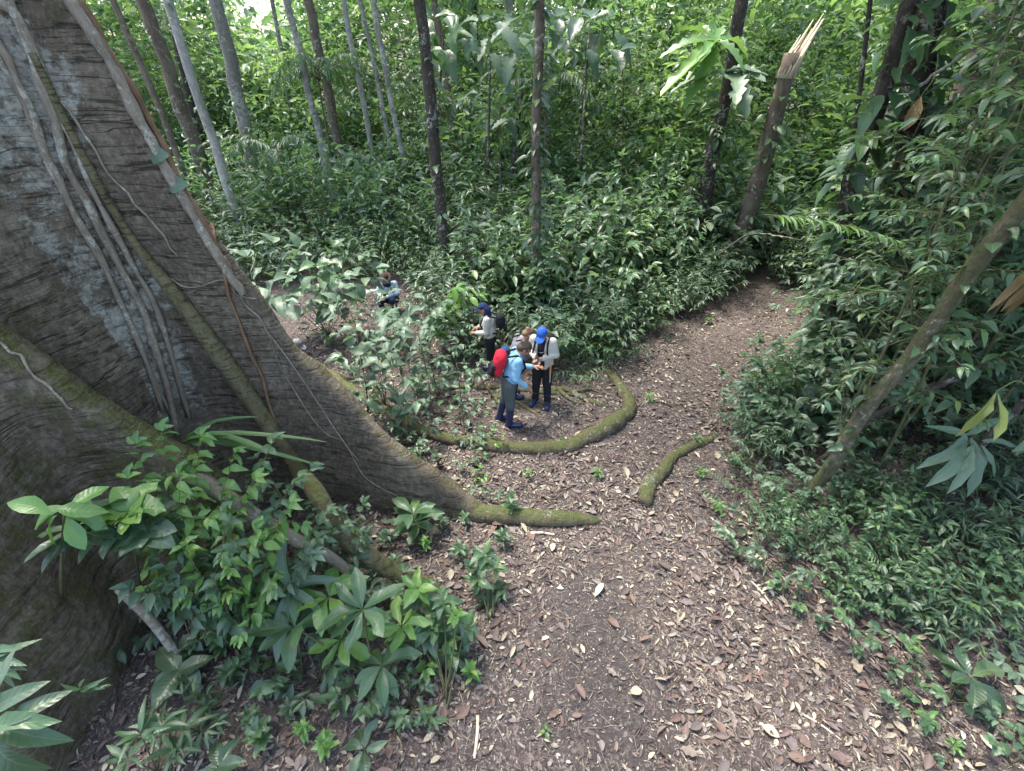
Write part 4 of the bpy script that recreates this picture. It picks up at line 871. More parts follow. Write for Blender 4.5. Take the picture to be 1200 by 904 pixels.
tree((225, 230), (130, 0), 7, B_BROWN, 'thin reddish trunk close behind the great buttress', D=16)
tree((238, 190), (195, 0), 8, B_DARK, 'thin shaded trunk between the brown leaning trunk and the thick grey one', D=21, climb=30)
tree((775, 190), (795, 40), 8, B_BROWN, 'slender trunk in the green depth left of the lobed-leaf tree', D=22, climb=30)
tree((350, 200), (318, 0), 5, B_GREY, 'very thin grey pole between the thick grey trunk and the slim mottled one', D=23)
tree((560, 190), (549, 0), 6, B_DARK, 'thin dark pole far back between the knobbly and the leaf-wrapped trees', D=23, climb=25)
for x_, y_, z_, s_ in KAPOK_CROWN_AT:
    c = link('crown', random.choice(CROWNS), KAPOK); c.location = (x_, y_, z_); c.scale = (s_, s_, s_*.7)
for (x_, y_, h_), lab in (((9.8, 1.5, 10.), 'tall tree added beyond the frame to shade the right bank'), ((8.2, 5.8, 10.5), 'added shade tree on the right bank behind the leafy saplings'), ((10.5, 8.2, 11.), 'added shade tree deep in the right-hand thicket')):  # trees added with crowns out of view, to darken the right bank
    g = A([x_, y_, float(hgt(x_, y_))]); o = empty('tree', g, lab, 'tree'); b = Batch(); P = spline([[0, 0, -.2], [.1, 0, 3], [.0, .1, 6], [.05, 0, h_]], 16); b.tube(P, np.linspace(.16, .08, 16), 9, .05); link('trunk', b.mesh('trunk', B_DARK), o)
    for k in range(8):
        c = link('crown', CROWNS[2*(k % 2)], o); c.location = (rng.uniform(-3.2, 2), rng.uniform(-2.5, 2.5), h_-rng.uniform(0, 2.0)); c.scale = (1.15, 1.15, .6); c.rotation_euler = (0, 0, k)
# broken snag with a splintered pale top
g = CAM+ray(880, 225)*(13.5/ray(880, 225)[1]); g[2] = hgt(g[0], g[1]); top = at_plane(928, 62, g[1]); g[:2] = at_plane(884, 215, g[1])[:2]; o = empty('snag', g, 'broken dead tree with a splintered pale top', 'dead tree'); r0 = .21
P = spline([[0, 0, -.2], (top-g)*.5+[.06, 0, 0], top-g], 14); b = Batch(); b.tube(P, np.linspace(r0*1.2, r0*.85, 14), 14, .05); link('trunk', b.mesh('trunk', B_BROWN), o)
b = Batch()
for k in range(13):
    a = k*.483; s = top-g+A([math.cos(a), math.sin(a), 0])*r0*.72-[0, 0, .5]; h = .5+.65*max(0, math.cos(a-.4))+rng.uniform(-.15, .35); b.tube([s, s+A([.12, 0, .55])*h*.9, s+A([.30, 0, 1])*h], [.07, .05, .008], 5, .1)
link('splintered_top', b.mesh('splintered_top', B_WOOD), o)
for k in range(70):
    f = rng.random()**.8*.85; c = A([np.interp(f, np.linspace(0, 1, 14), P[:, j_]) for j_ in range(3)]); a = rng.uniform(0, 6.28); d = A([[math.cos(a), math.sin(a), rng.uniform(-.5, .3)]]); x_, y_, z_ = frames(d, A([[0, 0, 1.]])+.3*rng.normal(size=(1, 3))); l = rng.uniform(.2, .4)
    lo_ = link('leaf', leaf_mesh('mid', L_MID), o); M = np.eye(4); M[:3, 0] = x_[0]*l; M[:3, 1] = y_[0]*l; M[:3, 2] = z_[0]*l; M[:3, 3] = c+d[0]*[r0, r0, 0]; lo_.matrix_basis = Matrix(M.tolist()); LM.append((g[:2], 'the broken snag'))
# mossy stem leaning over the right bank
g = gp(938, 592); q = at_plane(1200, 232, g[1]-.25)
o = empty('leaning_tree', g, 'mossy crooked stem leaning across the right bank', 'tree'); V_ = q-g
P = spline([[-.05, 0, -.2], V_*.2+[.02, 0, -.03], V_*.42+[-.02, .03, .02], V_*.62+[.03, 0, -.02], V_*.85, V_*1.15+[.1, 0, .1], V_*1.7+[.3, 0, .5]], 50)
b = Batch(); b.tube(P, np.interp(np.linspace(0, 1, 50), [0, .05, .5, 1], [.125, .085, .08, .07])*(1+.05*np.sin(np.linspace(0, 40, 50))), 12, .06); link('trunk', b.mesh('trunk', B_MOSSD), o)
for k in range(34):
    c = V_*rng.uniform(.15, 1.1); a = rng.uniform(0, 6.28); d = A([[math.cos(a), math.sin(a), rng.uniform(-.4, .4)]]); x_, y_, z_ = frames(d, A([[0, 0, 1.]])+.3*rng.normal(size=(1, 3))); l = rng.uniform(.10, .24)
    lo_ = link('leaf', any_leaf('ovate', random.choice([L_MID, L_DARK])), o); M = np.eye(4); M[:3, 0] = x_[0]*l; M[:3, 1] = y_[0]*l; M[:3, 2] = z_[0]*l; M[:3, 3] = c+d[0]*.05; lo_.matrix_basis = Matrix(M.tolist())
LM.append((g[:2], 'the leaning mossy stem'))
for pix, r, lab, m in (([(1215, 5, 6.5), (1150, 50, 6.6), (1090, 92, 6.8), (1040, 130, 7.2)], .025, 'straight pale vine slanting through the upper right foliage', B_GREY), ([(1210, 410, 5.6), (1140, 435, 5.7), (1060, 470, 6.0), (1010, 500, 6.3), (960, 540, 6.6)], .035, 'dark fallen branch behind the leaning mossy stem', B_DARK), ([(1205, 470, 5.2), (1150, 520, 5.5), (1120, 570, 5.8), (1085, 620, 5.9)], .04, 'dark crooked fallen branch low on the right bank', B_DARK), ([(840, 300, 11), (880, 275, 11), (940, 282, 10.5)], .02, 'thin bare twig in the bushes right of the path head', B_DARK)):
    S = spline([at(*p) for p in pix], 24); S[1:-1] += rng.normal(0, .008, S[1:-1].shape); o = empty('branch' if 'branch' in lab else 'vine', S[-1], lab, 'branch' if 'branch' in lab else 'vine'); b = Batch(); b.tube(S-S[-1], r, 7, .06); link('stem', b.mesh('stem', m), o)
# big lobed leaves and other marked foliage of the middle height
def hang(name, label, pts, mat, tp, cat='plant', stem=None, smat=B_GSTEM, c=None):
    """pts: (origin, tip, width factor[, up])"""
    p = Plant()
    for a_, b_, w_, *u_ in pts:
        a_ = A(a_); b_ = A(b_); p.L.append((a_, b_-a_, A(u_[0] if u_ else [0, -.35, 1.]), np.linalg.norm(b_-a_)*1.03, w_, 0))
    if stem is not None: p.stems += [(spline(s_, 10), np.linspace(r1, r1*.5, 10)) for s_, r1 in stem]
    return p.build(name, c if c is not None else pts[0][0], label, cat, mat, tp, True, stemmat=smat)
c = at(838, 48, 10.5); g = at(845, 62, 11.2)
hang('lobed_leaf_plant', 'rosette of huge bright lobed leaves high on the dark trunk', [(c, at(*q), w_) for *q, w_ in ((783, 42, 10.3, .62), (780, 86, 10.0, .62), (806, 108, 10.2, .6), (806, 12, 10.8, .62), (850, 6, 11, .6), (884, 28, 10.6, .62), (878, 62, 10, .6), (815, 60, 9.7, .5))], L_LITE, 'lobed', stem=[([g, (g+c)/2, c], .04)])
c = at(850, 85, 10.6)
hang('lobed_leaf_plant', 'drooping grey lobed leaves under the bright rosette on the dark trunk', [(c, at(*q), w_) for *q, w_ in ((800, 78, 10.1, .8), (890, 62, 10.1, .9), (898, 82, 10.1, .8), (885, 112, 10, .8), (868, 105, 9.9, .9))], L_GREY, 'lobed', stem=[([g, (g+c)/2, c], .03)])
for k, (cx, cy, t, tips, lab, m) in enumerate(((575, 45, 11.5, ((548, 68), (562, 75), (600, 62), (608, 88), (545, 35), (590, 20)), 'umbrella of large grey leaves high behind the clearing', L_GREY), (520, 40, 11, ((500, 28), (512, 62), (538, 58), (545, 25), (525, 70), (505, 8)), 'cluster of long hanging leaves high beside the dark knobbly trunk', L_MID), (640, 45, 11.5, ((612, 52), (622, 20), (665, 60), (668, 25), (640, 72), (655, 8)), 'dense grey leaf cluster at the top of the leaf-wrapped trunk', L_GREY), (690, 40, 11.5, ((668, 20), (715, 25), (728, 62), (700, 75), (672, 66), (690, 5)), 'broad leaf cluster right of the leaf-wrapped trunk top', L_DARK), (585, 125, 13, ((560, 112), (565, 135), (605, 115), (612, 130), (575, 100)), 'large pale leaf cluster on the thin leaning sapling', L_GREY))):
    c = at(cx, cy, t); gg = at(cx+rng.uniform(-15, 15), cy+160, t+1.0)
    pts = []
    for l in range(3):
        for q in tips: o_ = c+A([rng.normal(0, .45), rng.normal(0, .4), -.3*l+.3]); pts.append((o_, o_+.62*(at(q[0]+rng.uniform(-14, 14), q[1]+6*l+rng.uniform(-8, 8), t+rng.uniform(-.6, .6))-c), .95))
    hang('tree_sprig', lab, pts, m, 'lobed' if k in (0, 4) else 'ovate', 'sapling', stem=[([gg, (gg+c)/2, c], .04)], smat=B_DARK)
c = at(900, 256, 6.6)
p = Plant(); p.branch(at(895, 252, 5.9), at(1050, 282, 5.2), .008, .08, .22, .045, .05, 42, 0, True, 3, .8, elev=-3, jit=.5); g = gpz(955, 420)
p.stems.append((spline([at(1050, 282, 5.2), at(1066, 330, 5.4), at(1070, 430, 5.8), gpz(1075, 470)], 8), np.linspace(.008, .012, 8)))
p.build('fern_frond', gpz(1075, 470), 'bright yellow-green feathery frond reaching left from the right bank', 'frond', L_LITE, 'lance', True)
c = at(1168, 458, 4.6); hang('broadleaf_plant', 'pair of yellowing speckled leaves hanging down on the right bank', [(c, at(1157, 508, 4.5), .6, [-.2, -1, .1]), (c, at(1178, 514, 4.45), .6, [.2, -1, .1])], L_YELL, 'obov', stem=[([at(1230, 520, 4.8), at(1200, 450, 4.7), c], .012)])
c = at(1080, 112, 6.0); hang('dead_leaf', 'reddish-brown dead leaf hanging in the upper right foliage', [(c, at(1068, 145, 5.95), .9, [-.3, -1, .1])], L_BROWN, 'obov', 'leaf', stem=[([at(1100, 60, 6.2), at(1095, 90, 6.1), c], .006)])
c = at(1212, 310, 4.6); hang('dead_frond', 'big orange-brown dead leaf at the right edge', [(c+[.05*k_, 0, .04*k_], at(1178+8*k_, 350+6*(k_ % 3), 4.5+.05*k_), .5, [-.4, -.7, .7]) for k_ in range(6)], L_BROWN, 'long', 'frond', stem=[([gpz(1230, 480), at(1235, 380, 4.7), c], .012)])
c = at(1140, 520, 5.3); hang('broadleaf_plant', 'clump of long drooping grey-green leaves beside the yellowing hanging pair', [(c+rng.normal(0, .06, 3), at(*q, 5.1), .8, [0, -.6, .8]) for q in ((1190, 490), (1195, 520), (1185, 555), (1110, 565), (1130, 575), (1160, 575), (1105, 540), (1120, 500))], L_GREY, 'long', stem=[([gpz(1145, 590), at(1142, 550, 5.3), c], .012)], c=gpz(1145, 590))

LM += [(A([.75, 7.6]), 'the person in the blue cap'), (A([-.5, 8.2]), 'the person in the navy hat'), (A([1.9, 8.4]), 'the end of the curved root'), (A([4.6, 10.8]), 'the bend of the path'), (A([7.2, 12.6]), 'the far end of the path'), (A([-3, 12]), 'the squatting person'), (A([6, 6.5]), 'the yellow-green frond'), (A([5.2, 4.2]), 'the yellowing hanging leaves')]
# ---------------------------------------------------------------- bushes and saplings, one object each
def proto_bush(h, rad, n, leaf, step, mat, tp, ang=60, opp=False, sag=.25, wid=1., elev=-8, r=.008, twig=1):
    p = Plant()
    for i in range(n):
        q = i*2.4+rng.uniform(-.4, .4); f = math.sqrt((i+.5)/n); e = A([math.cos(q)*rad*f, math.sin(q)*rad*f, h*(1.02-.55*f*f)*rng.uniform(.75, 1.05)])
        s = e*A([.15, .15, 0]); p.branch(s, e, r, sag*.4, leaf, step, .2, ang, 0, opp, 3, wid, elev)
        for k in range(twig):
            c = s+(e-s)*rng.uniform(.4, .8); p.branch(c, c+A([rng.normal(0, .3*rad), rng.normal(0, .3*rad), rng.uniform(-.1, .25)*h]), r*.5, .1, leaf*.9, step, .1, ang, 0, opp, 3, wid, elev)
    return p, mat, tp
def proto_sapling(h, n, leaf, step, mat, tp, rad=1.1, z0=.3, **k):
    p = Plant(); t = np.linspace(0, 1, 14); P = np.stack([.12*np.sin(3*t), .1*np.sin(2*t+1), h*t], 1); p.stems.append((P, np.linspace(.022, .008, 14)))
    for i in range(n):
        f = z0+(1-z0)*(i+.5)/n; c = A([np.interp(f, t, P[:, j]) for j in range(3)]); q = i*2.4; l = rad*(1.15-.7*f)*rng.uniform(.7, 1.2)
        e = c+A([math.cos(q)*l, math.sin(q)*l, rng.uniform(-.15, .3)*l]); p.branch(c, e, .008, .12, leaf, step, .15, 58, 0, k.get('opp', False), 3, k.get('wid', 1.), k.get('elev', -12))
        for w_ in range(2): m_ = c+(e-c)*rng.uniform(.35, .75)+A([0, 0, .05]); p.branch(m_, m_+A([*rng.normal(0, .35, 2), rng.uniform(-.1, .3)])*l, .005, .1, leaf*.9, step, .1, 58, 0, k.get('opp', False), 3, k.get('wid', 1.), k.get('elev', -12))
    return p, mat, tp
SPEC = {   # name: (look, builder)
    'broadleaf_bush': ('broad grey-green leaved bush', proto_bush(1.5, .95, 12, .38, .19, L_GREY, 'mid')),
    'midleaf_bush': ('mid-green leafy bush', proto_bush(1.7, .95, 14, .27, .135, L_MID, 'mid')),
    'fineleaf_bush': ('dense fine-leaved bush', proto_bush(1.8, .95, 17, .19, .10, L_FAR, 'mid')),
    'feather_bush': ('feathery pinnate-leaved bush', proto_bush(1.6, 1.0, 13, .23, .095, L_MID, 'lance', 65, True, twig=0)),
    'dark_bush': ('dark glossy-leaved bush', proto_bush(1.4, .85, 13, .31, .15, L_DARK, 'mid')),
    'narrow_bush': ('narrow-leaved dark green bush', proto_bush(1.7, .9, 15, .32, .115, L_DARK, 'lance', 45)),
    'leafy_sapling': ('slender leafy sapling', proto_sapling(5.2, 18, .25, .15, L_MID, 'mid', 1.2)),
    'fine_sapling': ('fine-leaved young tree', proto_sapling(6.5, 26, .19, .11, L_FAR, 'mid', 1.4)),
    'bright_sapling': ('bright yellow-green young tree', proto_sapling(7., 26, .24, .14, L_FARB, 'mid', 1.6, .3)),
    'bank_sapling': ('dark large-leaved sapling', proto_sapling(4.4, 17, .30, .17, L_DARK, 'mid', 1.1, .2)),
    'dark_sapling': ('dark small-leaved sapling', proto_sapling(5.6, 26, .17, .10, L_DARK, 'mid', 1.2, .12)),
    'grey_sapling': ('large-leaved greyish sapling', proto_sapling(4.6, 15, .38, .22, L_GREY, 'mid', 1.2, .25)),
}
PROTO = {}
def place(kind, x, y, s, sz=None, split=False):
    g = A([x, y, float(hgt(x, y))])
    if (kind, split) not in PROTO:
        look, (p, mat, tp) = SPEC[kind]; o = p.build(kind, (0, 0, 0), look, 'young tree' if ('sapling' in kind) else 'bush', mat, 'ovate' if split and tp == 'mid' else tp, split); PROTO[(kind, split)] = o
    else: o = dup(PROTO[(kind, split)])
    o.location = (g[0], g[1], g[2]-.03); o.scale = (s, s, s*(sz or 1.)); o.rotation_euler = (R(rng.uniform(-6, 6)), R(rng.uniform(-6, 6)), rng.uniform(0, 6.28))
    return o
def proto_palm(h=2.6, n=9, l=1.7):
    p = Plant(); p.stems.append((np.array([[0, 0, 0], [.04, 0, h*.5], [0, .03, h]]), np.array([.05, .045, .04])))
    for i in range(n):
        q = i*2.4; e = A([math.cos(q)*l*.95, math.sin(q)*l*.95, h+rng.uniform(-.5, .5)]); p.branch(A([0, 0, h]), e, .014, .5, .42, .06, .12, 52, 0, True, 1, .75, elev=-20, jit=.6)
    return p, L_MID, 'lance'
SPEC['feather_palm'] = ('feathery understory palm', proto_palm())
SPEC['tall_palm'] = ('tall slender feather palm', proto_palm(4.6, 10, 1.9))
PLACED = []
KEEP = [(-.05, 6.35, .7), (.5, 7.0, .6), (-.4, 8., .45), (-2.9, 10.8, .9)]
def free(x, y, m=.5, seen=True):
    if path_dist(x, y)[0] < m: return False
    if kd((x, y, .5)) < .35 or math.hypot(x-AX[0], y-AX[1]) < 2.2: return False
    for a, b_, c in KEEP:
        if math.hypot(x-a, y-b_) < c: return False
    return True
def landmark(x, y):
    d = [(math.hypot(x-l[0][0], y-l[0][1]), l[1]) for l in LM]; return min(d)
def beside_tree(x, y):
    d, a, n = min((math.hypot(x-l[0], y-l[1]), tuple(l), n_) for l, n_ in LM); dx, dy = x-a[0], y-a[1]
    r = ('right of' if dx > 0 else 'left of') if abs(dx) > .8*abs(dy) else ('behind' if dy > 0 else 'in front of')
    return ('just ' if d < 1.3 else 'some way ' if d > 3.5 else '')+r+' '+n
def auto_label(o, look, x, y):
    o['label'] = f'{look} {beside_tree(x, y)}'
    o['category'] = 'palm' if 'palm' in o.name else 'young tree' if 'sapling' in o.name else 'bush'; o['group'] = ('palms of the understory' if 'palm' in o.name else 'young trees among the trunks' if 'sapling' in o.name else 'bushes of the forest understory')
SIZE = {'b': ['broadleaf_bush', 'midleaf_bush', 'fineleaf_bush', 'feather_bush', 'dark_bush', 'narrow_bush']}
def scatter(n, xr, yr, kinds, sr, mind, margin, test=None, split=False):
    c = 0; tries = 0
    while c < n and tries < n*60:
        tries += 1; x = rng.uniform(*xr); y = rng.uniform(*yr)
        if not free(x, y, margin): continue
        px, py, z = proj(A([x, y, .8]))
        if z < .5 or px < -90 or px > 1290: continue
        if 862 < px < 962 and y < 13.3 and ('sapling' in kinds[0] or sr[1] > 1.2): continue
        if 7 < y < 12.8 and 0 < x-edge(y) < 1.1: continue
        if test is not None and not test(x, y, px, py): continue
        if any((x-a)**2+(y-b_)**2 < mind**2 for a, b_ in PLACED): continue
        PLACED.append((x, y)); k = random.choice(kinds); o = place(k, x, y, rng.uniform(*sr), rng.uniform(.85, 1.2), split=split and y < 8.2); auto_label(o, SPEC[k][0], x, y); c += 1
    return c
BW = lambda *w: [k for k, n in zip(SIZE['b'], w) for _ in range(n)]
# the thicket's front along the clearing, then the understory behind it, then young trees
scatter(46, (-3, 9.5), (7.6, 13), BW(1, 3, 2, 3, 3, 4), (.6, 1.0), .55, .25, lambda x, y, px, py: path_dist(x, y)[0] < 1.3 and (px > 520 or y > 11) and py < 425 and x < edge(y))
scatter(34, (-4, 9), (9.4, 14), BW(3, 3, 4, 2, 0, 2), (1.25, 1.75), .7, 1.0, lambda x, y, px, py: px > 530 and x < edge(y)-1.2)
scatter(85, (-12, 14), (8.5, 17), BW(2, 3, 5, 3, 3, 3), (.85, 1.35), .75, .8, lambda x, y, px, py: px > 255 and (px > 560 or y > 12.2))
scatter(105, (-16, 22), (16, 28), BW(3, 3, 5, 2, 2, 1), (1.0, 1.8), .9, .5)
scatter(9, (-9, 11), (11, 18), ['feather_palm', 'tall_palm'], (.8, 1.1), 1.2, 1.2, lambda x, y, px, py: px > 230 and (px > 560 or y > 13))
scatter(120, (-16, 20), (13.2, 27), ['leafy_sapling', 'fine_sapling', 'fine_sapling', 'bright_sapling', 'grey_sapling'], (.7, 1.25), .8, .7, lambda x, y, px, py: not (310 < px < 430 and y > 18) and not (100 < px < 500 and y < 21))
# the right bank
scatter(22, (6.0, 12), (6.2, 11), ['bank_sapling', 'grey_sapling', 'dark_sapling', 'bank_sapling'], (1.15, 1.6), .7, 1.6, lambda x, y, px, py: x > edge(y)+1.5 and px > 920)
scatter(46, (3, 12), (4.6, 13), ['leafy_sapling', 'fine_sapling', 'dark_sapling', 'bank_sapling', 'grey_sapling', 'bank_sapling'], (.75, 1.1), .55, .9, lambda x, y, px, py: x > edge(y)+.9 and px > 900 and py < 600)
scatter(72, (3, 12), (4.4, 13), BW(2, 3, 3, 3, 4, 3), (.6, 1.05), .47, .5, lambda x, y, px, py: x > edge(y) and py < 640 and not (px < 1010 and py > 520), split=True)
scatter(26, (2.8, 8), (2.6, 6.5), BW(1, 2, 3, 3, 4, 3), (.36, .6), .42, .35, lambda x, y, px, py: x > edge(y) and 440 < py < 800 and not (abs(px-1122) < 60 and py > 700) and not (px < 990 and 470 < py < 560), split=True)

def beside(x, y, marks):
    d, a, n = min((math.hypot(x-l[0], y-l[1]), tuple(l), n_) for l, n_ in marks); dx, dy = x-a[0], y-a[1]
    if abs(dx) > abs(dy): r = 'right of' if dx > 0 else 'left of'
    else: r = 'beyond' if dy > 0 else 'in front of'
    return ('just ' if d < .35 else '')+r+' '+n
BLM = [(gp(px, py)[:2], n) for px, py, n in ((938, 592, 'the leaning mossy stem'), (1122, 806, 'the five-leaved rosette'), (1120, 590, 'the yellowing hanging leaves'), (1120, 622, 'the low mossy root'), (892, 697, 'the short pale stick'), (820, 520, 'the short mossy root'), (880, 440, 'the upper right path edge'), (1000, 720, 'the thin bare bank root'), (1080, 860, 'the lower right path edge'), (900, 540, 'the shady dip by the mossy stem'))]
SLM = [(gp(px, py)[:2], n) for px, py, n in ((430, 885, 'the little dark rosette'), (222, 800, 'the dark five-leaved rosette'), (440, 790, 'the clump of large veined leaves'), (525, 822, 'the leafy shrub at the path edge'), (488, 625, 'the star-shaped rosette'), (440, 690, 'the aerial root end'), (355, 790, 'the strap-like pale leaves'), (290, 740, 'the pale slanting root'), (185, 905, 'the narrow-leaved clump'))]
HLM = [(gp(px, py)[:2], n) for px, py, n in ((600, 497, 'the person in light blue'), (575, 437, 'the person in the navy hat'), (530, 519, 'the curved root'), (430, 470, 'the mossy root by the buttress'), (452, 478, 'the broad drooping sapling'), (520, 440, 'the pinnate sapling'), (560, 605, 'the buttress tip'), (400, 400, 'the broad grey-green bush'))]
scatter(16, (4, 8), (2.8, 6), BW(2, 1, 3, 2, 5, 3), (.65, .95), .5, .6, lambda x, y, px, py: px > 1000 and 430 < py < 720 and not (abs(px-1165) < 50 and 430 < py < 600), split=True)
# low plants of the near right bank, each leaf its own object
LOOKS = [('small grey-green herb', L_GREY, 'ovate', .17), ('dark-leaved herb', L_DARK, 'ovate', .17), ('dark small-leaved herb', L_DARK, 'ovate', .12), ('bushy herb with narrow leaves', L_DARK, 'lance', .2), ('fresh green seedling herb', L_MID, 'round', .13), ('little fern', L_MID, 'lance', .11)]
BANK = []
def bank_herb(x, y, h):
    i = rng.integers(0, len(LOOKS)); look, m, tp, l = LOOKS[i]; g = A([x, y, float(hgt(x, y))]); p = Plant(); n = int(rng.integers(3, 6))
    for k in range(n):
        q = k*2.4+rng.uniform(0, 1); e = g+A([math.cos(q)*h*.75, math.sin(q)*h*.75, h*rng.uniform(.55, 1.)])
        p.branch(g, e, .005, .15, l, (.09 if i != 5 else .05), .25, 62, 0, i == 5, 3, 1.05, -5)
    o = p.build('herb', g, look, 'plant', m, tp, True); d, lm = landmark(x, y)
    return o, look
def bank(n, test, hr, mind):
    c = t = 0
    while c < n and t < n*80:
        t += 1; x = rng.uniform(2.6, 8); y = rng.uniform(1.5, 8)
        if not (x > edge(y)+.15): continue
        px, py, z = proj(A([x, y, .2]))
        if not test(px, py) or px > 1260: continue
        if any((x-a)**2+(y-b_)**2 < mind**2 for a, b_ in BANK): continue
        BANK.append((x, y)); o, look = bank_herb(x, y, rng.uniform(*hr)); c += 1
        where = ('at the path edge' if x < edge(y)+.7 else 'up on the right bank'); row = 'below the leaning mossy stem' if py > 640 else 'beside the foot of the leaning mossy stem' if px < 960 else 'behind the leaning mossy stem'
        if py > 760: row = 'near the bottom corner rosette'
        o['label'] = f'{look} {beside(x, y, BLM)}'; o['group'] = 'low plants of the right bank'
bank(46, lambda px, py: 400 < py < 660 and px < 1010, (.3, .65), .3)
bank(30, lambda px, py: 500 < py < 740 and px > 930, (.25, .55), .33)
bank(30, lambda px, py: 640 < py < 930 and px > 900, (.14, .32), .36)
CN = {L_GREY.name: 'grey-green', L_MID.name: 'mid-green', L_DARK.name: 'dark green', L_LITE.name: 'light green'}
for o, px, py, m, tp, l in SEEDS: o['label'] = f"small {CN[m.name]} {'round-leaved ' if tp == 'round' else ''}seedling {beside(*gp(px, py)[:2], SLM)}"
for o, px, py, m, h in HERBS: o['label'] = f"{'low' if h < .42 else 'taller'} {CN[m.name]} leafy herb {beside(*gp(px, py)[:2], HLM)}"
# scattered little seedlings along both path edges
SEED = [(815, 520), (840, 600), (862, 655), (905, 690), (930, 720), (960, 735), (1000, 770), (1040, 800), (1080, 850), (1110, 880), (1150, 850), (660, 520), (700, 560), (760, 470), (620, 560), (860, 545), (845, 480), (870, 440), (890, 400), (830, 380), (780, 400), (820, 560), (1000, 720), (1060, 760)]
for k, (px, py) in enumerate(SEED):
    ros('seedling', px, py, f'tiny green seedling in the litter {beside(*gp(px, py)[:2], BLM)}', 5, rng.uniform(.06, .13), random.choice([L_MID, L_LITE, L_DARK]), 'ovate', .08, (0, 45), tiers=2, group='tiny seedlings along the path')

# ---------------------------------------------------------------- uncountable foliage: ground cover and the far forest
def cloud(name, n, centers, rad, size, mat, tp='far', seedvar=None):
    i = rng.integers(0, len(centers), n); O = centers[i]+rng.normal(0, 1, (n, 3))*rad
    O[:, 2] = np.maximum(O[:, 2], hgt(O[:, 0], O[:, 1])+.05)
    D = rng.normal(0, 1, (n, 3))*[1, 1, .45]; U = A([0, 0, 1.])+.5*rng.normal(size=(n, 3))
    o = link(name, leaf_batch(name, O, D, U, rng.uniform(*size, n), rng.uniform(.8, 1.2, n), tp, mat)); tag(o, kind='stuff'); return o
def centers(n, xr, yr, zf):
    x = rng.uniform(*xr, n); y = rng.uniform(*yr, n); return np.stack([x, y, hgt(x, y)+zf(x, y, rng.random(n))], 1)
c = centers(3200, (-14, 20), (7.5, 26), lambda x, y, r: .05+.25*r); c = c[(path_dist(c[:, 0], c[:, 1]) > .45) & (np.hypot(c[:, 0]-AX[0], c[:, 1]-AX[1]) > 2.6) & ~((c[:, 0] < 1) & (c[:, 1] < 9.3))]
cloud('ground_cover', 16000, c, [.25, .25, .08], (.08, .2), L_MID)
c = centers(900, (-15, 21), (14, 26), lambda x, y, r: .3+2.4*r); cloud('undergrowth', 38000, c, [.5, .5, .35], (.13, .34), L_FAR, 'mid')
gap = lambda x, y: .9*np.exp(-((x/y+.42)/.10)**2)
c = centers(620, (-16, 20), (15, 25), lambda x, y, r: 2+(6.5-4.5*gap(x, y))*r); c = c[(c[:, 1] > 20.5) | (c[:, 0]/c[:, 1] > -.16)]; cloud('midstory_foliage', 19000, c, [.55, .55, .32], (.16, .38), L_FAR, 'mid'); cloud('midstory_foliage', 17000, c[::2], [.6, .6, .35], (.16, .42), L_FARB, 'mid')
hz = lambda x, y, r: r*(12-8.6*gap(x, y))
c = centers(1700, (-34, 40), (23, 42), hz); h1 = c[::2]; h2 = c[1::2]
cloud('far_forest_foliage', 52000, h1, [.9, .9, .6], (.3, .7), L_FAR); cloud('far_forest_foliage', 52000, h2, [.9, .9, .6], (.3, .7), L_FARB)

# ---------------------------------------------------------------- people
SKIN = plain('skin', (.33, .17, .11), .55, .4, .1, 30, .002)
SKIN_P = plain('skin_pale', (.45, .25, .18), .55, .4, .1, 30, .002)
HAIR = plain('hair_dark', (.055, .033, .022), .5, .5, .3, 60, .006)
HAIR_B = plain('hair_brown', (.20, .12, .065), .5, .4, .3, 60, .006)
def cloth(n, c, r=.85): return plain(n, c, r, .2, .3, 14, .02, .7)
BLUE_SHIRT = cloth('light_blue_shirt', (.21, .42, .60)); GREYPANT = cloth('grey_green_trousers', (.085, .10, .10)); NAVY = plain('navy_rubber_boots', (.016, .022, .07), .4, .5, .15, 10, .004)
REDPACK = cloth('red_pack', (.50, .02, .04)); BLACKC = cloth('black_cloth', (.018, .018, .022)); BEIGE = cloth('beige_jacket', (.50, .47, .40)); CAPBLUE = cloth('blue_cap_cloth', (.03, .11, .42))
NAVYC = cloth('navy_cloth', (.018, .03, .085)); BLUEPACK = cloth('blue_pack', (.02, .06, .17)); PALEBL = cloth('pale_blue_sleeves', (.42, .50, .66)); KHAKI = cloth('khaki_vest', (.26, .22, .14)); BROWNHAT = cloth('brown_hat', (.065, .042, .036)); GREYC = cloth('grey_cloth', (.20, .20, .22)); ORANGE = plain('orange_handle', (.62, .20, .05), .5, .4, .1); PRINT = cloth('pale_print', (.42, .42, .42)); PINK = cloth('pink_band', (.34, .13, .13)); DARKBL = plain('phone_black', (.015, .015, .018), .2, .6, .1); STEELB = plain('pale_blade_sheath', (.5, .48, .42), .6); TAN = cloth('tan_trousers', (.2, .17, .12))
def rx(p, th, o):
    p = A(p, dtype=float) if False else np.array(p, float); o = np.array(o, float); d = p-o; c, s = math.cos(th), math.sin(th)
    return o+np.array([d[0], d[1]*c+d[2]*s, d[2]*c-d[1]*s])
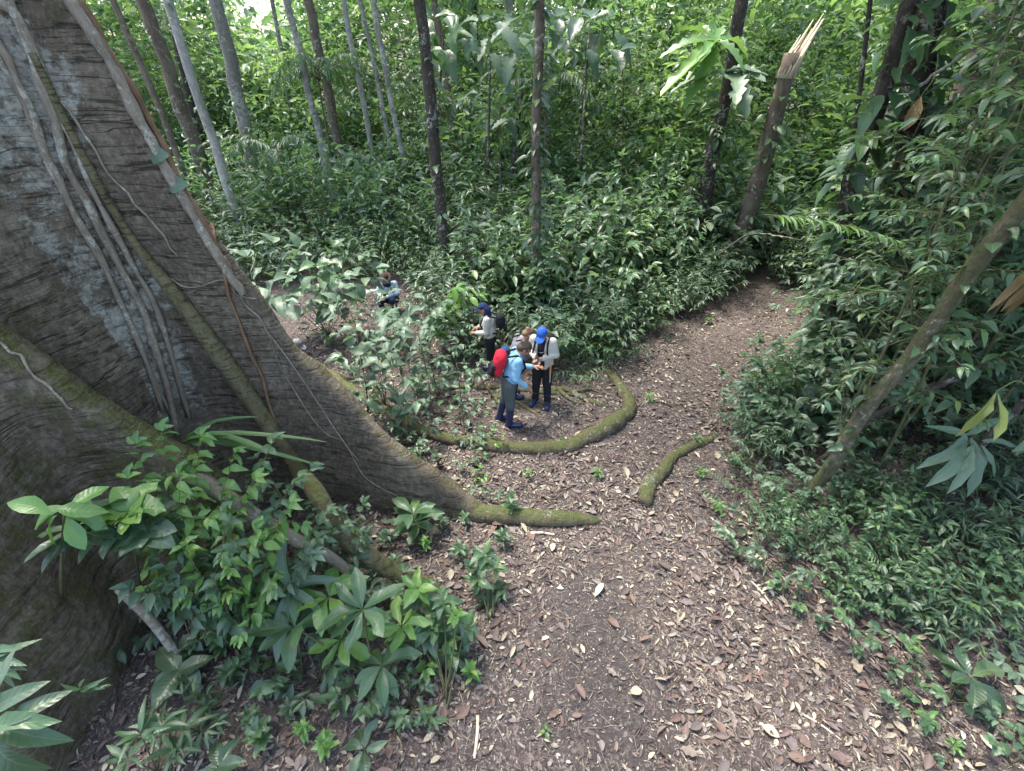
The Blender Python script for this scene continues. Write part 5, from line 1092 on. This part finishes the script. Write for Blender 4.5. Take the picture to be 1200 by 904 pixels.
class Body:
    """x to the person's right... local: faces +Y, z up; joints in metres for a 1.62 m person"""
    def __init__(s, lean=0., nod=0., arms=None, legs=None, pelvis=(0, 0, .90), turn=0.):
        pv = np.array(pelvis, float); s.pv = pv; L = R(lean)
        f = lambda x, y, z: rx(pv+np.array([x, y, z-.90]), L, pv)
        s.waist = f(0, 0, 1.05); s.chest = f(0, .01, 1.24); s.neck = f(0, 0, 1.385); s.nt = f(0, .02, 1.45)
        s.sh = {1: f(.165, 0, 1.345), -1: f(-.165, 0, 1.345)}
        hc = f(0, .035, 1.52); Nn = R(nod)
        s.hf = lambda x, y, z: rx(rx(pv+np.array([x, y+.035, z+1.52-.90]), L, pv), Nn, s.nt)
        c, sn = math.cos(-(L+Nn)), math.sin(-(L+Nn)); s.hr = np.array([[1, 0, 0], [0, c, -sn], [0, sn, c]])
        s.lr = np.array([[1, 0, 0], [0, math.cos(-L), -math.sin(-L)], [0, math.sin(-L), math.cos(-L)]])
        s.f = f
        dflt = {k: [(k*.20, -.02, 1.08), (k*.20, .06, .86)] for k in (1, -1)}
        s.arm = {k: [np.array(p, float) for p in (arms or {}).get(k, dflt[k])] for k in (1, -1)}
        dl = {k: [(k*.085, 0, .86), (k*.09, .015, .47), (k*.095, -.01, .085), (k*.11, .14, .03)] for k in (1, -1)}
        s.leg = {k: [np.array(p, float) for p in (legs or {}).get(k, dl[k])] for k in (1, -1)}
        s.lo = np.array([-.5, -.55, -.06]); s.hi = np.array([.5, .75, 1.75])
    def grid(s, h): return SDF(s.lo, s.hi, h)
    def body(s):
        g = s.grid(.0085)
        g.cone(s.pv, s.waist, .105, .095, .06, (1.35, 1, 1)); g.cone(s.waist, s.chest, .095, .112, .06, (1.35, 1, 1)); g.cone(s.chest, s.neck, .10, .05, .05, (1.4, 1, 1)); g.cone(s.neck, s.nt, .052, .047, .04)
        H = s.hf
        g.ell(H(0, -.005, .02), (.072, .092, .10), .03, s.hr); g.ell(H(0, .03, -.045), (.052, .062, .065), .03, s.hr)
        g.cone(H(0, .088, .015), H(0, .112, -.028), .008, .013, .012); g.ell(H(0, .086, -.062), (.026, .012, .009), .008, s.hr); g.ell(H(0, .082, .03), (.055, .014, .012), .02, s.hr); g.ell(H(0, .075, -.1), (.024, .02, .018), .02, s.hr)
        for k in (1, -1):
            g.ell(H(k*.03, .098, .012), (.014, .012, .009), 0., s.hr, True); g.ell(H(k*.076, -.01, -.005), (.012, .02, .03), .01, s.hr); g.ell(H(k*.03, .085, .012), (.012, .010, .010), .0, s.hr)
            e, w_ = s.arm[k]; g.cone(s.sh[k], e, .05, .04, .05); g.cone(e, w_, .038, .025, .02)
            d = w_-e; d /= np.linalg.norm(d); sd = np.cross(d, [0, 0, 1.]); sd = sd/np.linalg.norm(sd) if np.linalg.norm(sd) > .3 else np.array([0, 1., 0]); nn = np.cross(sd, d)
            pm = w_+d*.05; g.cone(w_, w_+d*.085, .026, .03, .02, (1, 1, 1))
            for i in range(4):
                a = pm+d*.045+sd*(i-1.5)*.018; ln = (.062, .075, .07, .055)[i]; m_ = a+d*ln*.55-nn*.008*(1+.4*i); g.cone(a, m_, .0095, .0085, .006); g.cone(m_, m_+d*ln*.4-nn*.022, .0085, .0075, .004)
            q = w_+d*.03-sd*k*.026; m_ = q+d*.03-sd*k*.028-nn*.01; g.cone(q, m_, .013, .0105, .012); g.cone(m_, m_+d*.032-sd*k*.004-nn*.01, .0105, .0085, .004)
            hp, kn, an, to = s.leg[k]; g.cone(hp, kn, .085, .058, .06); g.cone(kn, an, .056, .038, .03); g.cone(an-[0, 0, .03], to, .042, .035, .03)
        return g
    def shirt(s, sleeve=1., hem=.0, th=.02, long=0.):
        g = s.grid(.0105)
        g.cone(s.pv-[0, 0, long], s.waist, .112+th, .102+th, .06, (1.38, 1, 1)); g.cone(s.waist, s.chest, .102+th, .115+th, .06, (1.36, 1, 1)); g.cone(s.chest, s.neck, .108+th*.6, .062, .05, (1.4, 1, 1))
        for k in (1, -1):
            e, w_ = s.arm[k]; g.cone(s.sh[k], e, .055+th*.8, .047+th*.6, .05); en = e+(w_-e)*sleeve
            if sleeve > 0: g.cone(e, en, .046+th*.6, .036+th*.5, .02)
        g.cone(s.pv-[0, 0, .3+long], s.pv-[0, 0, .11+long], .19, .19, 0, (1.3, 1.1, 1), True) if hem == 0 else None
        for f in range(7):   # cloth folds
            z = .95+.06*f; g.ell(s.f(rng.uniform(-.12, .12), rng.choice([-1, 1])*.13, z), (.09, .012, .010), .0, s.lr, True)
        return g
    def trousers(s, to=1.0, th=.016):
        g = s.grid(.0105); g.cone(s.pv+[0, 0, .06], s.pv-[0, 0, .04], .112+th*.3, .108+th, .06, (1.35, 1.02, 1))
        for k in (1, -1):
            hp, kn, an, t_ = s.leg[k]; g.cone(hp, kn, .088+th, .062+th, .05); g.cone(kn, kn+(an-kn)*to, .060+th, .05+th, .03)
            for f in range(4): c = kn+(hp-kn)*rng.uniform(-.35, .5); g.ell(c+[0, rng.choice([-1, 1])*.08, 0], (.07, .012, .009), 0, None, True)
        return g
    def boots(s, top=.8):
        g = s.grid(.0095)
        for k in (1, -1):
            hp, kn, an, to = s.leg[k]; c = an+(kn-an)*top; g.cone(an, c, .052, .07, .03); d = to-an; d[2] = 0; d /= np.linalg.norm(d)+1e-9
            g.cone(an-[0, 0, .035]-d*.03, to+d*.03+[0, 0, .012], .047, .045, .03, (1, 1, .95)); g.cone(an-[0, 0, .07]-d*.04, to+d*.04-[0, 0, .012], .036, .04, .01, (1, 1, .5))
        return g
    def hair(s, pony=None, long=.0, cut=.03):
        g = s.grid(.0095); H = s.hf
        g.ell(H(0, -.018, .035), (.084, .098, .10), .02, s.hr); g.ell(H(0, -.055, -.03), (.07, .06, .07), .03, s.hr)
        g.ell(H(0, .085, -.035), (.09, .075, .085), 0, s.hr, True)
        if pony == 'bun': g.ell(H(0, -.10, .06), (.05, .05, .045), .03, s.hr)
        elif pony:
            a = H(0, -.10, .05); b_ = H(0, -.15, -.05); c = H(*pony); g.cone(a, b_, .035, .04, .02); g.cone(b_, c, .04, .018, .02)
        return g
    def obj(s, g, name, mat, root, label=None):
        o = g.obj(name, mat, root)
        if label: o['label'] = label
        return o
def eyes(B_, root):
    g = SDF(B_.lo, B_.hi, .006)
    for k in (1, -1): g.ell(B_.hf(k*.031, .0935, .013), (.011, .005, .006), 0, B_.hr)
    g.obj('eyes', DARKBL, root)
def person(loc, heading, label, scale=1.):
    z = float(hgt(loc[0], loc[1])); o = empty('person', (loc[0], loc[1], z+.0), label, 'person', None, R(heading)); o.scale = (scale,)*3; return o
def follow(o, root):   # a carried thing stands at its bearer's place but stays a thing of its own
    o.location = root.location; o.rotation_euler = root.rotation_euler; o.scale = root.scale; return o

# woman in the light blue shirt, bending towards the others
g0 = gp(600, 497); P1 = Body(lean=15, nod=42, arms={1: [(.20, .08, 1.04), (.19, .25, .86)], -1: [(-.19, .16, 1.02), (-.10, .40, 1.05)]}, legs={1: [(.085, -.02, .86), (.09, 0, .47), (.095, -.02, .085), (.11, .13, .03)], -1: [(-.085, -.02, .86), (-.11, -.06, .47), (-.12, -.16, .085), (-.13, -.01, .03)]})
r1 = person((g0[0]-.04, g0[1]), -82, 'person in light blue shirt and navy boots bending towards a phone', 1.03)
P1.obj(P1.body(), 'body', SKIN, r1); P1.obj(P1.shirt(.84, 0, .014, .06), 'shirt', BLUE_SHIRT, r1); P1.obj(P1.trousers(.22), 'trousers', GREYPANT, r1); P1.obj(P1.boots(.78), 'boots', NAVY, r1); P1.obj(P1.hair('bun'), 'hair', HAIR, r1); eyes(P1, r1)
g = P1.grid(.008); g.ell(P1.hf(0, .0, .045), (.083, .103, .10), 0, P1.hr); g.box(P1.hf(0, .02, .125), (.2, .2, .065), .01, 0, P1.hr, True); g.box(P1.hf(0, .02, -.05), (.2, .2, .085), .01, 0, P1.hr, True); g.box(P1.hf(0, -.14, .03), (.2, .1, .2), .01, 0, P1.hr, True); P1.obj(g, 'headband', PINK, r1)
def pack(Bd, root, main, side, label, w=.15, d=.085, h=.21, off=0.):
    o = empty('backpack', root.location, label, 'backpack'); follow(o, root)
    g = Bd.grid(.0105); c = Bd.f(0, -.235, 1.16+off); g.box(c, (w, d, h), .075, 0, Bd.lr); g.cone(Bd.f(0, -.25, 1.32+off), Bd.f(0, -.24, 1.22+off), .09, .10, .06, (1.2, 1, 1)); Bd.obj(g, 'bag', main, o)
    g = Bd.grid(.0105); g.box(Bd.f(0, -.325, 1.08+off), (w*.8, .035, h*.45), .03, 0, Bd.lr); Bd.obj(g, 'front_pocket', side, o)
    for k in (1, -1):
        g = Bd.grid(.0095); Q = [Bd.f(k*.085, -.16, 1.35), Bd.f(k*.105, -.03, 1.405), Bd.f(k*.105, .09, 1.345), Bd.f(k*.115, .155, 1.22), Bd.f(k*.155, .06, 1.06), Bd.f(k*.13, -.15, 1.02)]
        for a, b_ in zip(Q[:-1], Q[1:]): g.cone(a, b_, .017, .017, .01)
        Bd.obj(g, 'strap', BLACKC, o)
    return o
pack(P1, r1, REDPACK, BLACKC, 'red backpack with black trim worn over a light blue shirt', .13, .07, .19)
# person behind her, hair tied up, blue pack
g0 = gp(597, 463); P2 = Body(lean=24, nod=38, arms={1: [(.19, .14, 1.02), (.12, .36, 1.0)], -1: [(-.19, .14, 1.02), (-.10, .36, 1.02)]})
r2 = person((g0[0]+.06, g0[1]-.08), -66, 'person with brown tied-up hair mostly hidden behind the light blue shirt', .9)
P2.obj(P2.body(), 'body', SKIN_P, r2); P2.obj(P2.shirt(.9), 'shirt', GREYC, r2); P2.obj(P2.trousers(.3), 'trousers', BLACKC, r2); P2.obj(P2.boots(.7), 'boots', NAVY, r2); P2.obj(P2.hair('bun'), 'hair', HAIR_B, r2); eyes(P2, r2)
pack(P2, r2, BLUEPACK, NAVYC, 'dark blue backpack half hidden behind the red one', .10, .045, .13, -.24)
# woman with the blue cap looking at her phone
g0 = gp(634, 473); P3 = Body(lean=4, nod=30, arms={1: [(.225, .02, 1.10), (.045, .27, 1.12)], -1: [(-.225, .02, 1.10), (-.04, .28, 1.13)]}, legs={1: [(.085, 0, .86), (.10, .015, .47), (.115, -.01, .085), (.14, .13, .03)], -1: [(-.085, 0, .86), (-.10, .015, .47), (-.115, -.01, .085), (-.15, .13, .03)]})
r3 = person((g0[0], g0[1]), 160, 'person in a blue cap and pale jacket looking down at a phone', 1.0)
P3.obj(P3.body(), 'body', SKIN, r3)
g = P3.grid(.0095); g.cone(P3.pv, P3.waist, .118, .11, .06, (1.35, 1, 1)); g.cone(P3.waist, P3.chest, .11, .12, .06, (1.33, 1, 1)); g.cone(P3.chest, P3.neck, .112, .06, .05, (1.35, 1, 1)); P3.obj(g, 'shirt', BLACKC, r3)
g = P3.grid(.008)
for x, z, a in ((-.02, 1.24, .035), (.03, 1.215, .03), (-.035, 1.19, .025), (.0, 1.17, .04)): g.ell((x, .142, z), (a, .012, .012), .01)
P3.obj(g, 'shirt_print', PRINT, r3)
g = P3.shirt(.9, 1, .026, .03); g.box((0, .2, 1.08), (.062, .20, .34), .01, 0, None, True); g.box((0, 0, .70), (.4, .4, .08), .01, 0, None, True); P3.obj(g, 'jacket', BEIGE, r3)
P3.obj(P3.trousers(1.0, .014), 'trousers', BLACKC, r3); P3.obj(P3.boots(.45), 'boots', NAVY, r3); P3.obj(P3.hair((.06, -.13, -.17)), 'hair', HAIR, r3); eyes(P3, r3)
def cap(Bd, root, mat, name='cap', brim=True, flap=False):
    g = Bd.grid(.0085); H = Bd.hf; g.ell(H(0, -.012, .055), (.086, .102, .08), 0, Bd.hr); g.box(H(0, 0, -.03), (.3, .3, .065), .005, 0, Bd.hr, True)
    g.ell(H(0, .13, .045), (.078, .075, .011), .012, Bd.hr); g.ell(H(0, -.01, .142), (.01, .01, .006), .004, Bd.hr)
    if flap:
        g.ell(H(0, -.06, -.03), (.10, .065, .12), .02, Bd.hr); g.ell(H(0, .05, -.03), (.07, .12, .13), 0, Bd.hr, True)
    return Bd.obj(g, name, mat, root)
cap(P3, r3, CAPBLUE)
o = empty('phone', r3.location, 'dark phone held in both hands by the person in a blue cap', 'phone'); follow(o, r3)
g = P3.grid(.006); t = R(-55); g.box((0, .375, 1.135), (.038, .075, .006), .005, 0, [[1, 0, 0], [0, math.cos(t), -math.sin(t)], [0, math.sin(t), math.cos(t)]]); P3.obj(g, 'case', DARKBL, o)
o = empty('knife', r3.location, 'orange-handled tool hanging at the hip of the person in the blue cap', 'tool'); follow(o, r3)
g = P3.grid(.007); g.cone((-.185, .16, .965), (-.185, .165, .80), .016, .014, .005); P3.obj(g, 'handle', ORANGE, o); g = P3.grid(.007); g.cone((-.185, .165, .80), (-.188, .165, .62), .018, .012, .0, (.5, 1, 1)); P3.obj(g, 'sheath', STEELB, o)
o = empty('shoulder_bag', r3.location, 'dark pack straps over the shoulders of the pale jacket', 'backpack'); follow(o, r3)
for k in (1, -1):
    g = P3.grid(.0085); Q = [P3.f(k*.085, -.15, 1.35), P3.f(k*.11, -.02, 1.42), P3.f(k*.11, .10, 1.36), P3.f(k*.12, .165, 1.22), P3.f(k*.14, .165, 1.12)]
    for a, b_ in zip(Q[:-1], Q[1:]): g.cone(a, b_, .015, .015, .01)
    P3.obj(g, 'strap', BLACKC, o)
g = P3.grid(.0105); g.box(P3.f(0, -.22, 1.17), (.13, .07, .18), .06, 0, P3.lr); P3.obj(g, 'bag', BLACKC, o)
# hiker in the navy flap hat
g0 = gp(575, 437); P4 = Body(lean=6, nod=24, arms={1: [(.20, .06, 1.08), (.13, .26, 1.03)], -1: [(-.20, .06, 1.08), (-.13, .26, 1.03)]})
r4 = person((g0[0]+.02, g0[1]), 84, 'person in a navy flap hat and long pale shirt among the bushes', .93)
P4.obj(P4.body(), 'body', SKIN, r4); P4.obj(P4.shirt(.92, 0, .02, .07), 'shirt', BEIGE, r4); P4.obj(P4.trousers(.3), 'trousers', BLACKC, r4); P4.obj(P4.boots(.6), 'boots', NAVY, r4); cap(P4, r4, NAVYC, 'hat', flap=True); eyes(P4, r4)
g = P4.grid(.009); g.cone(P4.nt, P4.neck, .066, .085, .02); P4.obj(g, 'scarf', NAVYC, r4)
pack(P4, r4, BLACKC, BLACKC, 'black pack on the back of the pale long shirt', .09, .035, .14)
# man in the brown hat, squatting in the far clearing
g0 = at(457, 342, 11.6); x0, y0 = g0[0], g0[1]
P5 = Body(lean=14, nod=18, pelvis=(0, -.05, .34), arms={1: [(.25, .12, .56), (.07, .36, .56)], -1: [(-.25, .12, .56), (-.07, .36, .56)]}, legs={1: [(.09, -.02, .32), (.17, .32, .46), (.15, .18, .085), (.17, .32, .03)], -1: [(-.09, -.02, .32), (-.17, .32, .46), (-.15, .18, .085), (-.17, .32, .03)]})
r5 = person((x0, y0), 172, 'squatting person in a brown brimmed hat and blue-sleeved shirt', 1.0)
P5.obj(P5.body(), 'body', SKIN_P, r5); P5.obj(P5.shirt(.95, 1), 'shirt', PALEBL, r5); P5.obj(P5.trousers(.7), 'trousers', NAVYC, r5); P5.obj(P5.boots(.6), 'boots', BLACKC, r5); P5.obj(P5.hair(), 'hair', HAIR, r5); eyes(P5, r5)
g = P5.grid(.0105); g.cone(P5.pv, P5.waist, .14, .135, .06, (1.3, 1, 1)); g.cone(P5.waist, P5.chest, .135, .145, .06, (1.25, 1, 1)); g.ell(P5.f(0, .16, 1.3), (.05, .09, .12), 0, P5.lr, True); P5.obj(g, 'vest', KHAKI, r5)
g = P5.grid(.009); g.cone(P5.neck, P5.f(0, .04, 1.36), .075, .095, .02, (1.2, 1, 1)); P5.obj(g, 'collar', NAVYC, r5)
g = P5.grid(.009); H = P5.hf; g.ell(H(0, -.005, .075), (.088, .10, .085), .01, P5.hr); g.box(H(0, 0, -.03), (.3, .3, .075), .005, 0, P5.hr, True); g.ell(H(0, 0, .05), (.155, .165, .012), .012, P5.hr); P5.obj(g, 'hat', BROWNHAT, r5)
# someone crouching behind the buttress, only a grey cap and shoulder in view
g0 = gp(352, 408); P6 = Body(lean=30, nod=10, pelvis=(0, -.05, .34), arms={1: [(.22, .2, .45), (.12, .38, .35)], -1: [(-.22, .2, .45), (-.12, .38, .35)]}, legs={1: [(.09, -.02, .32), (.17, .32, .46), (.15, .18, .085), (.17, .32, .03)], -1: [(-.09, -.02, .32), (-.17, .32, .46), (-.15, .18, .085), (-.17, .32, .03)]})
HP = at(340, 392, 8.9); r6 = person((HP[0]-.2, HP[1]+.05), -100, 'crouching person in a grey cap peeking out behind the buttress', .9)
P6.obj(P6.body(), 'body', SKIN, r6); P6.obj(P6.shirt(.95, 1), 'shirt', NAVYC, r6); P6.obj(P6.trousers(.8), 'trousers', BLACKC, r6); P6.obj(P6.boots(.5), 'boots', NAVY, r6); cap(P6, r6, GREYC); eyes(P6, r6)

# ---------------------------------------------------------------- leaf litter
def litter(name, n, xr, yr, size, tp, test=None, lift=.012, tilt=.25):
    x = rng.uniform(*xr, n); y = rng.uniform(*yr, n); d = np.hypot(x, y-1); keep = rng.random(n) < np.clip(4.5/np.maximum(d, 1), .12, 1)
    if test is not None: keep &= test(x, y)
    px, py, z = proj(np.stack([x, y, np.zeros(n)], 1)); keep &= (px > -40) & (px < 1240) & (z > .3)
    x, y = x[keep], y[keep]; m = len(x); O = np.stack([x, y, hgt(x, y)+rng.uniform(.002, lift, m)], 1); a = rng.uniform(0, 6.283, m)
    D = np.stack([np.cos(a), np.sin(a), rng.normal(0, tilt*.5, m)], 1); U = A([0, 0, 1.])+tilt*rng.normal(size=(m, 3)); U[:, 2] = np.abs(U[:, 2])
    o = link(name, leaf_batch(name, O, D, U, rng.uniform(*size, m)*rng.uniform(.55, 1.1, m), rng.uniform(.35, 1.15, m), tp, LITTER)); tag(o, kind='stuff'); return o
dry = lambda x, y: (path_dist(x, y) < rng.uniform(.0, 1.2, len(x)))
pile = lambda x, y: np.clip(.5+.5*np.sin(1.7*x+1.3*np.sin(1.1*y)+.5)*np.cos(1.3*y-.8*x+1), 0, 1)
bare = lambda x, y: np.exp(-(((x-1.0)/.6)**2+((y-2.4)/1.7)**2))
litter('leaf_litter', 125000, (-6, 8), (1.0, 13), (.018, .055), 'far', dry, .014, .3)
litter('leaf_litter', 52000, (-5, 8), (1.0, 12), (.045, .115), 'bit', lambda x, y: dry(x, y) & (rng.random(len(x)) < .45+.6*pile(x, y)-.7*bare(x, y)), .016, .2)
litter('leaf_litter', 15000, (-5, 8), (1.0, 11), (.06, .15), 'curl', lambda x, y: dry(x, y) & (rng.random(len(x)) < pile(x, y)**1.3-.6*bare(x, y)), .022, .25)
litter('leaf_litter', 34000, (-5, 8.5), (1.0, 10), (.03, .13), 'bit', lambda x, y: path_dist(x, y) > .2, .03, .4)
# twigs
b = Batch()
for i in range(5200):
    x, y = rng.uniform(-3, 6), rng.uniform(1.2, 10); a = rng.uniform(0, 6.28); l = rng.uniform(.03, .10); z = float(hgt(x, y))+.012
    e = A([math.cos(a), math.sin(a), rng.normal(0, .05)])*l; c = A([x, y, z]); b.tube([c-e, c+rng.normal(0, .006, 3), c+e], rng.uniform(.0018, .004), 4, 0, False, var=rng.random())
tag(link('twig_litter', b.mesh('twig_litter', LITTER)), kind='stuff')
# the fallen leaves that show largest lie as things of their own
FCOL = [(.10, 'dark brown'), (.28, 'reddish-brown'), (.36, 'rusty'), (.48, 'purplish-grey'), (.63, 'tan'), (.73, 'pale grey'), (.86, 'straw-coloured'), (.94, 'cream')]
LITTER_ONE = litter_mat('dry_single_leaf', .04)
FL = {(v, t): mesh_arrays('fallen_leaf', TEMPL[t][0], TEMPL[t][1], TEMPL[t][2], np.full(len(TEMPL[t][0]), v), LITTER_ONE) for v, _ in FCOL for t in ('curl', 'flatleaf')}
FLM = [(gp(px, py)[:2], n) for px, py, n in ((575, 728, 'the compact bright bush'), (525, 822, 'the leafy shrub at the path edge'), (700, 612, 'the mossy root tip'), (755, 595, 'the short mossy root'), (720, 500, 'the curved root'), (1122, 806, 'the five-leaved rosette'), (892, 697, 'the short pale stick'), (960, 850, 'the bent stick'), (640, 858, 'the single green seedling'), (558, 865, 'the splintered bark'), (750, 720, 'the middle of the path'), (620, 740, 'the left side of the path'), (860, 780, 'the right side of the path'), (760, 850, 'the near end of the path'))]
c = 0
while c < 285:
    x, y = rng.uniform(-1.5, 4.8), 1.2+6*rng.random()**1.5
    if path_dist(x, y)[0] > .6 or rng.random() < .6*float(bare(x, y)): continue
    px, py, z = proj(A([x, y, 0]))
    if not (0 < px < 1200 and py < 915): continue
    v, cn = FCOL[rng.choice(8, p=[.15, .18, .16, .12, .17, .07, .10, .05])]; t = ('curl', 'flatleaf')[rng.integers(0, 2)]; l = rng.uniform(.085, .12+.09*rng.random())
    o = link('fallen_leaf', FL[(v, t)]); o.location = (x, y, float(hgt(x, y))+.014+.03*l); o.rotation_euler = (rng.normal(0, .16), rng.normal(0, .18), rng.uniform(0, 6.28)); o.scale = (l*rng.uniform(.8, 1.5), l, l)
    tag(o, f"{'large' if l > .14 else 'mid-sized' if l > .11 else 'small'} {cn} {'curled' if t == 'curl' else 'flat'} fallen leaf {beside(x, y, FLM)}", 'leaf', 'dry fallen leaves on the path'); c += 1
STICKS = [((880, 682), (905, 712), .013, 'short pale stick at the right edge of the path'), ((935, 835), (985, 868), .012, 'pale bent stick among the litter near the lower right'), ((622, 626), (650, 628), .02, 'short tan stick just below the mossy root tip'), ((590, 520), (640, 532), .008, 'thin pale twig along the outside of the big curved root'), ((470, 640), (440, 668), .008, 'thin brown twig on the soil behind the aerial root'), ((560, 840), (556, 890), .02, 'splintered piece of tan bark at the left path edge')]
for a, b_, r, lab in STICKS:
    p0, p1 = gp(*a), gp(*b_); P = spline([p0+[0, 0, r], (p0+p1)/2+[.01, .01, r*1.5], p1+[0, 0, r]], 10); o = empty('stick', p0, lab, 'stick'); bb = Batch(); bb.tube(P-p0, np.linspace(r, r*.6, 10), 7, .12); link('wood', bb.mesh('wood', B_WOOD if 'pale' in lab or 'tan' in lab else B_LIANAB), o)

# ---------------------------------------------------------------- labels that still coincide are told apart by their order across the picture
bylab = {}
for o in sc.objects:
    if o.parent is None and 'label' in o: bylab.setdefault(o['label'], []).append(o)
for lab, L in bylab.items():
    if 1 < len(L) <= 18:
        L.sort(key=lambda o: float(proj(A(o.location))[0])); words = {2: ('leftmost', 'rightmost'), 3: ('leftmost', 'middle', 'rightmost'), 4: ('leftmost', 'second', 'third', 'rightmost'), }.get(len(L)) or ['leftmost']+['second', 'third', 'fourth', 'fifth', 'sixth', 'seventh', 'eighth', 'ninth', 'tenth', 'eleventh', 'twelfth', 'thirteenth', 'fourteenth', 'fifteenth', 'sixteenth', 'seventeenth'][:len(L)-2]+['rightmost']
        for o, w_ in zip(L, words): o['label'] = ' '.join(f'{w_} {lab}'.replace('fallen leaf just', 'leaf just').replace('fallen leaf in', 'leaf in').split()[:16])
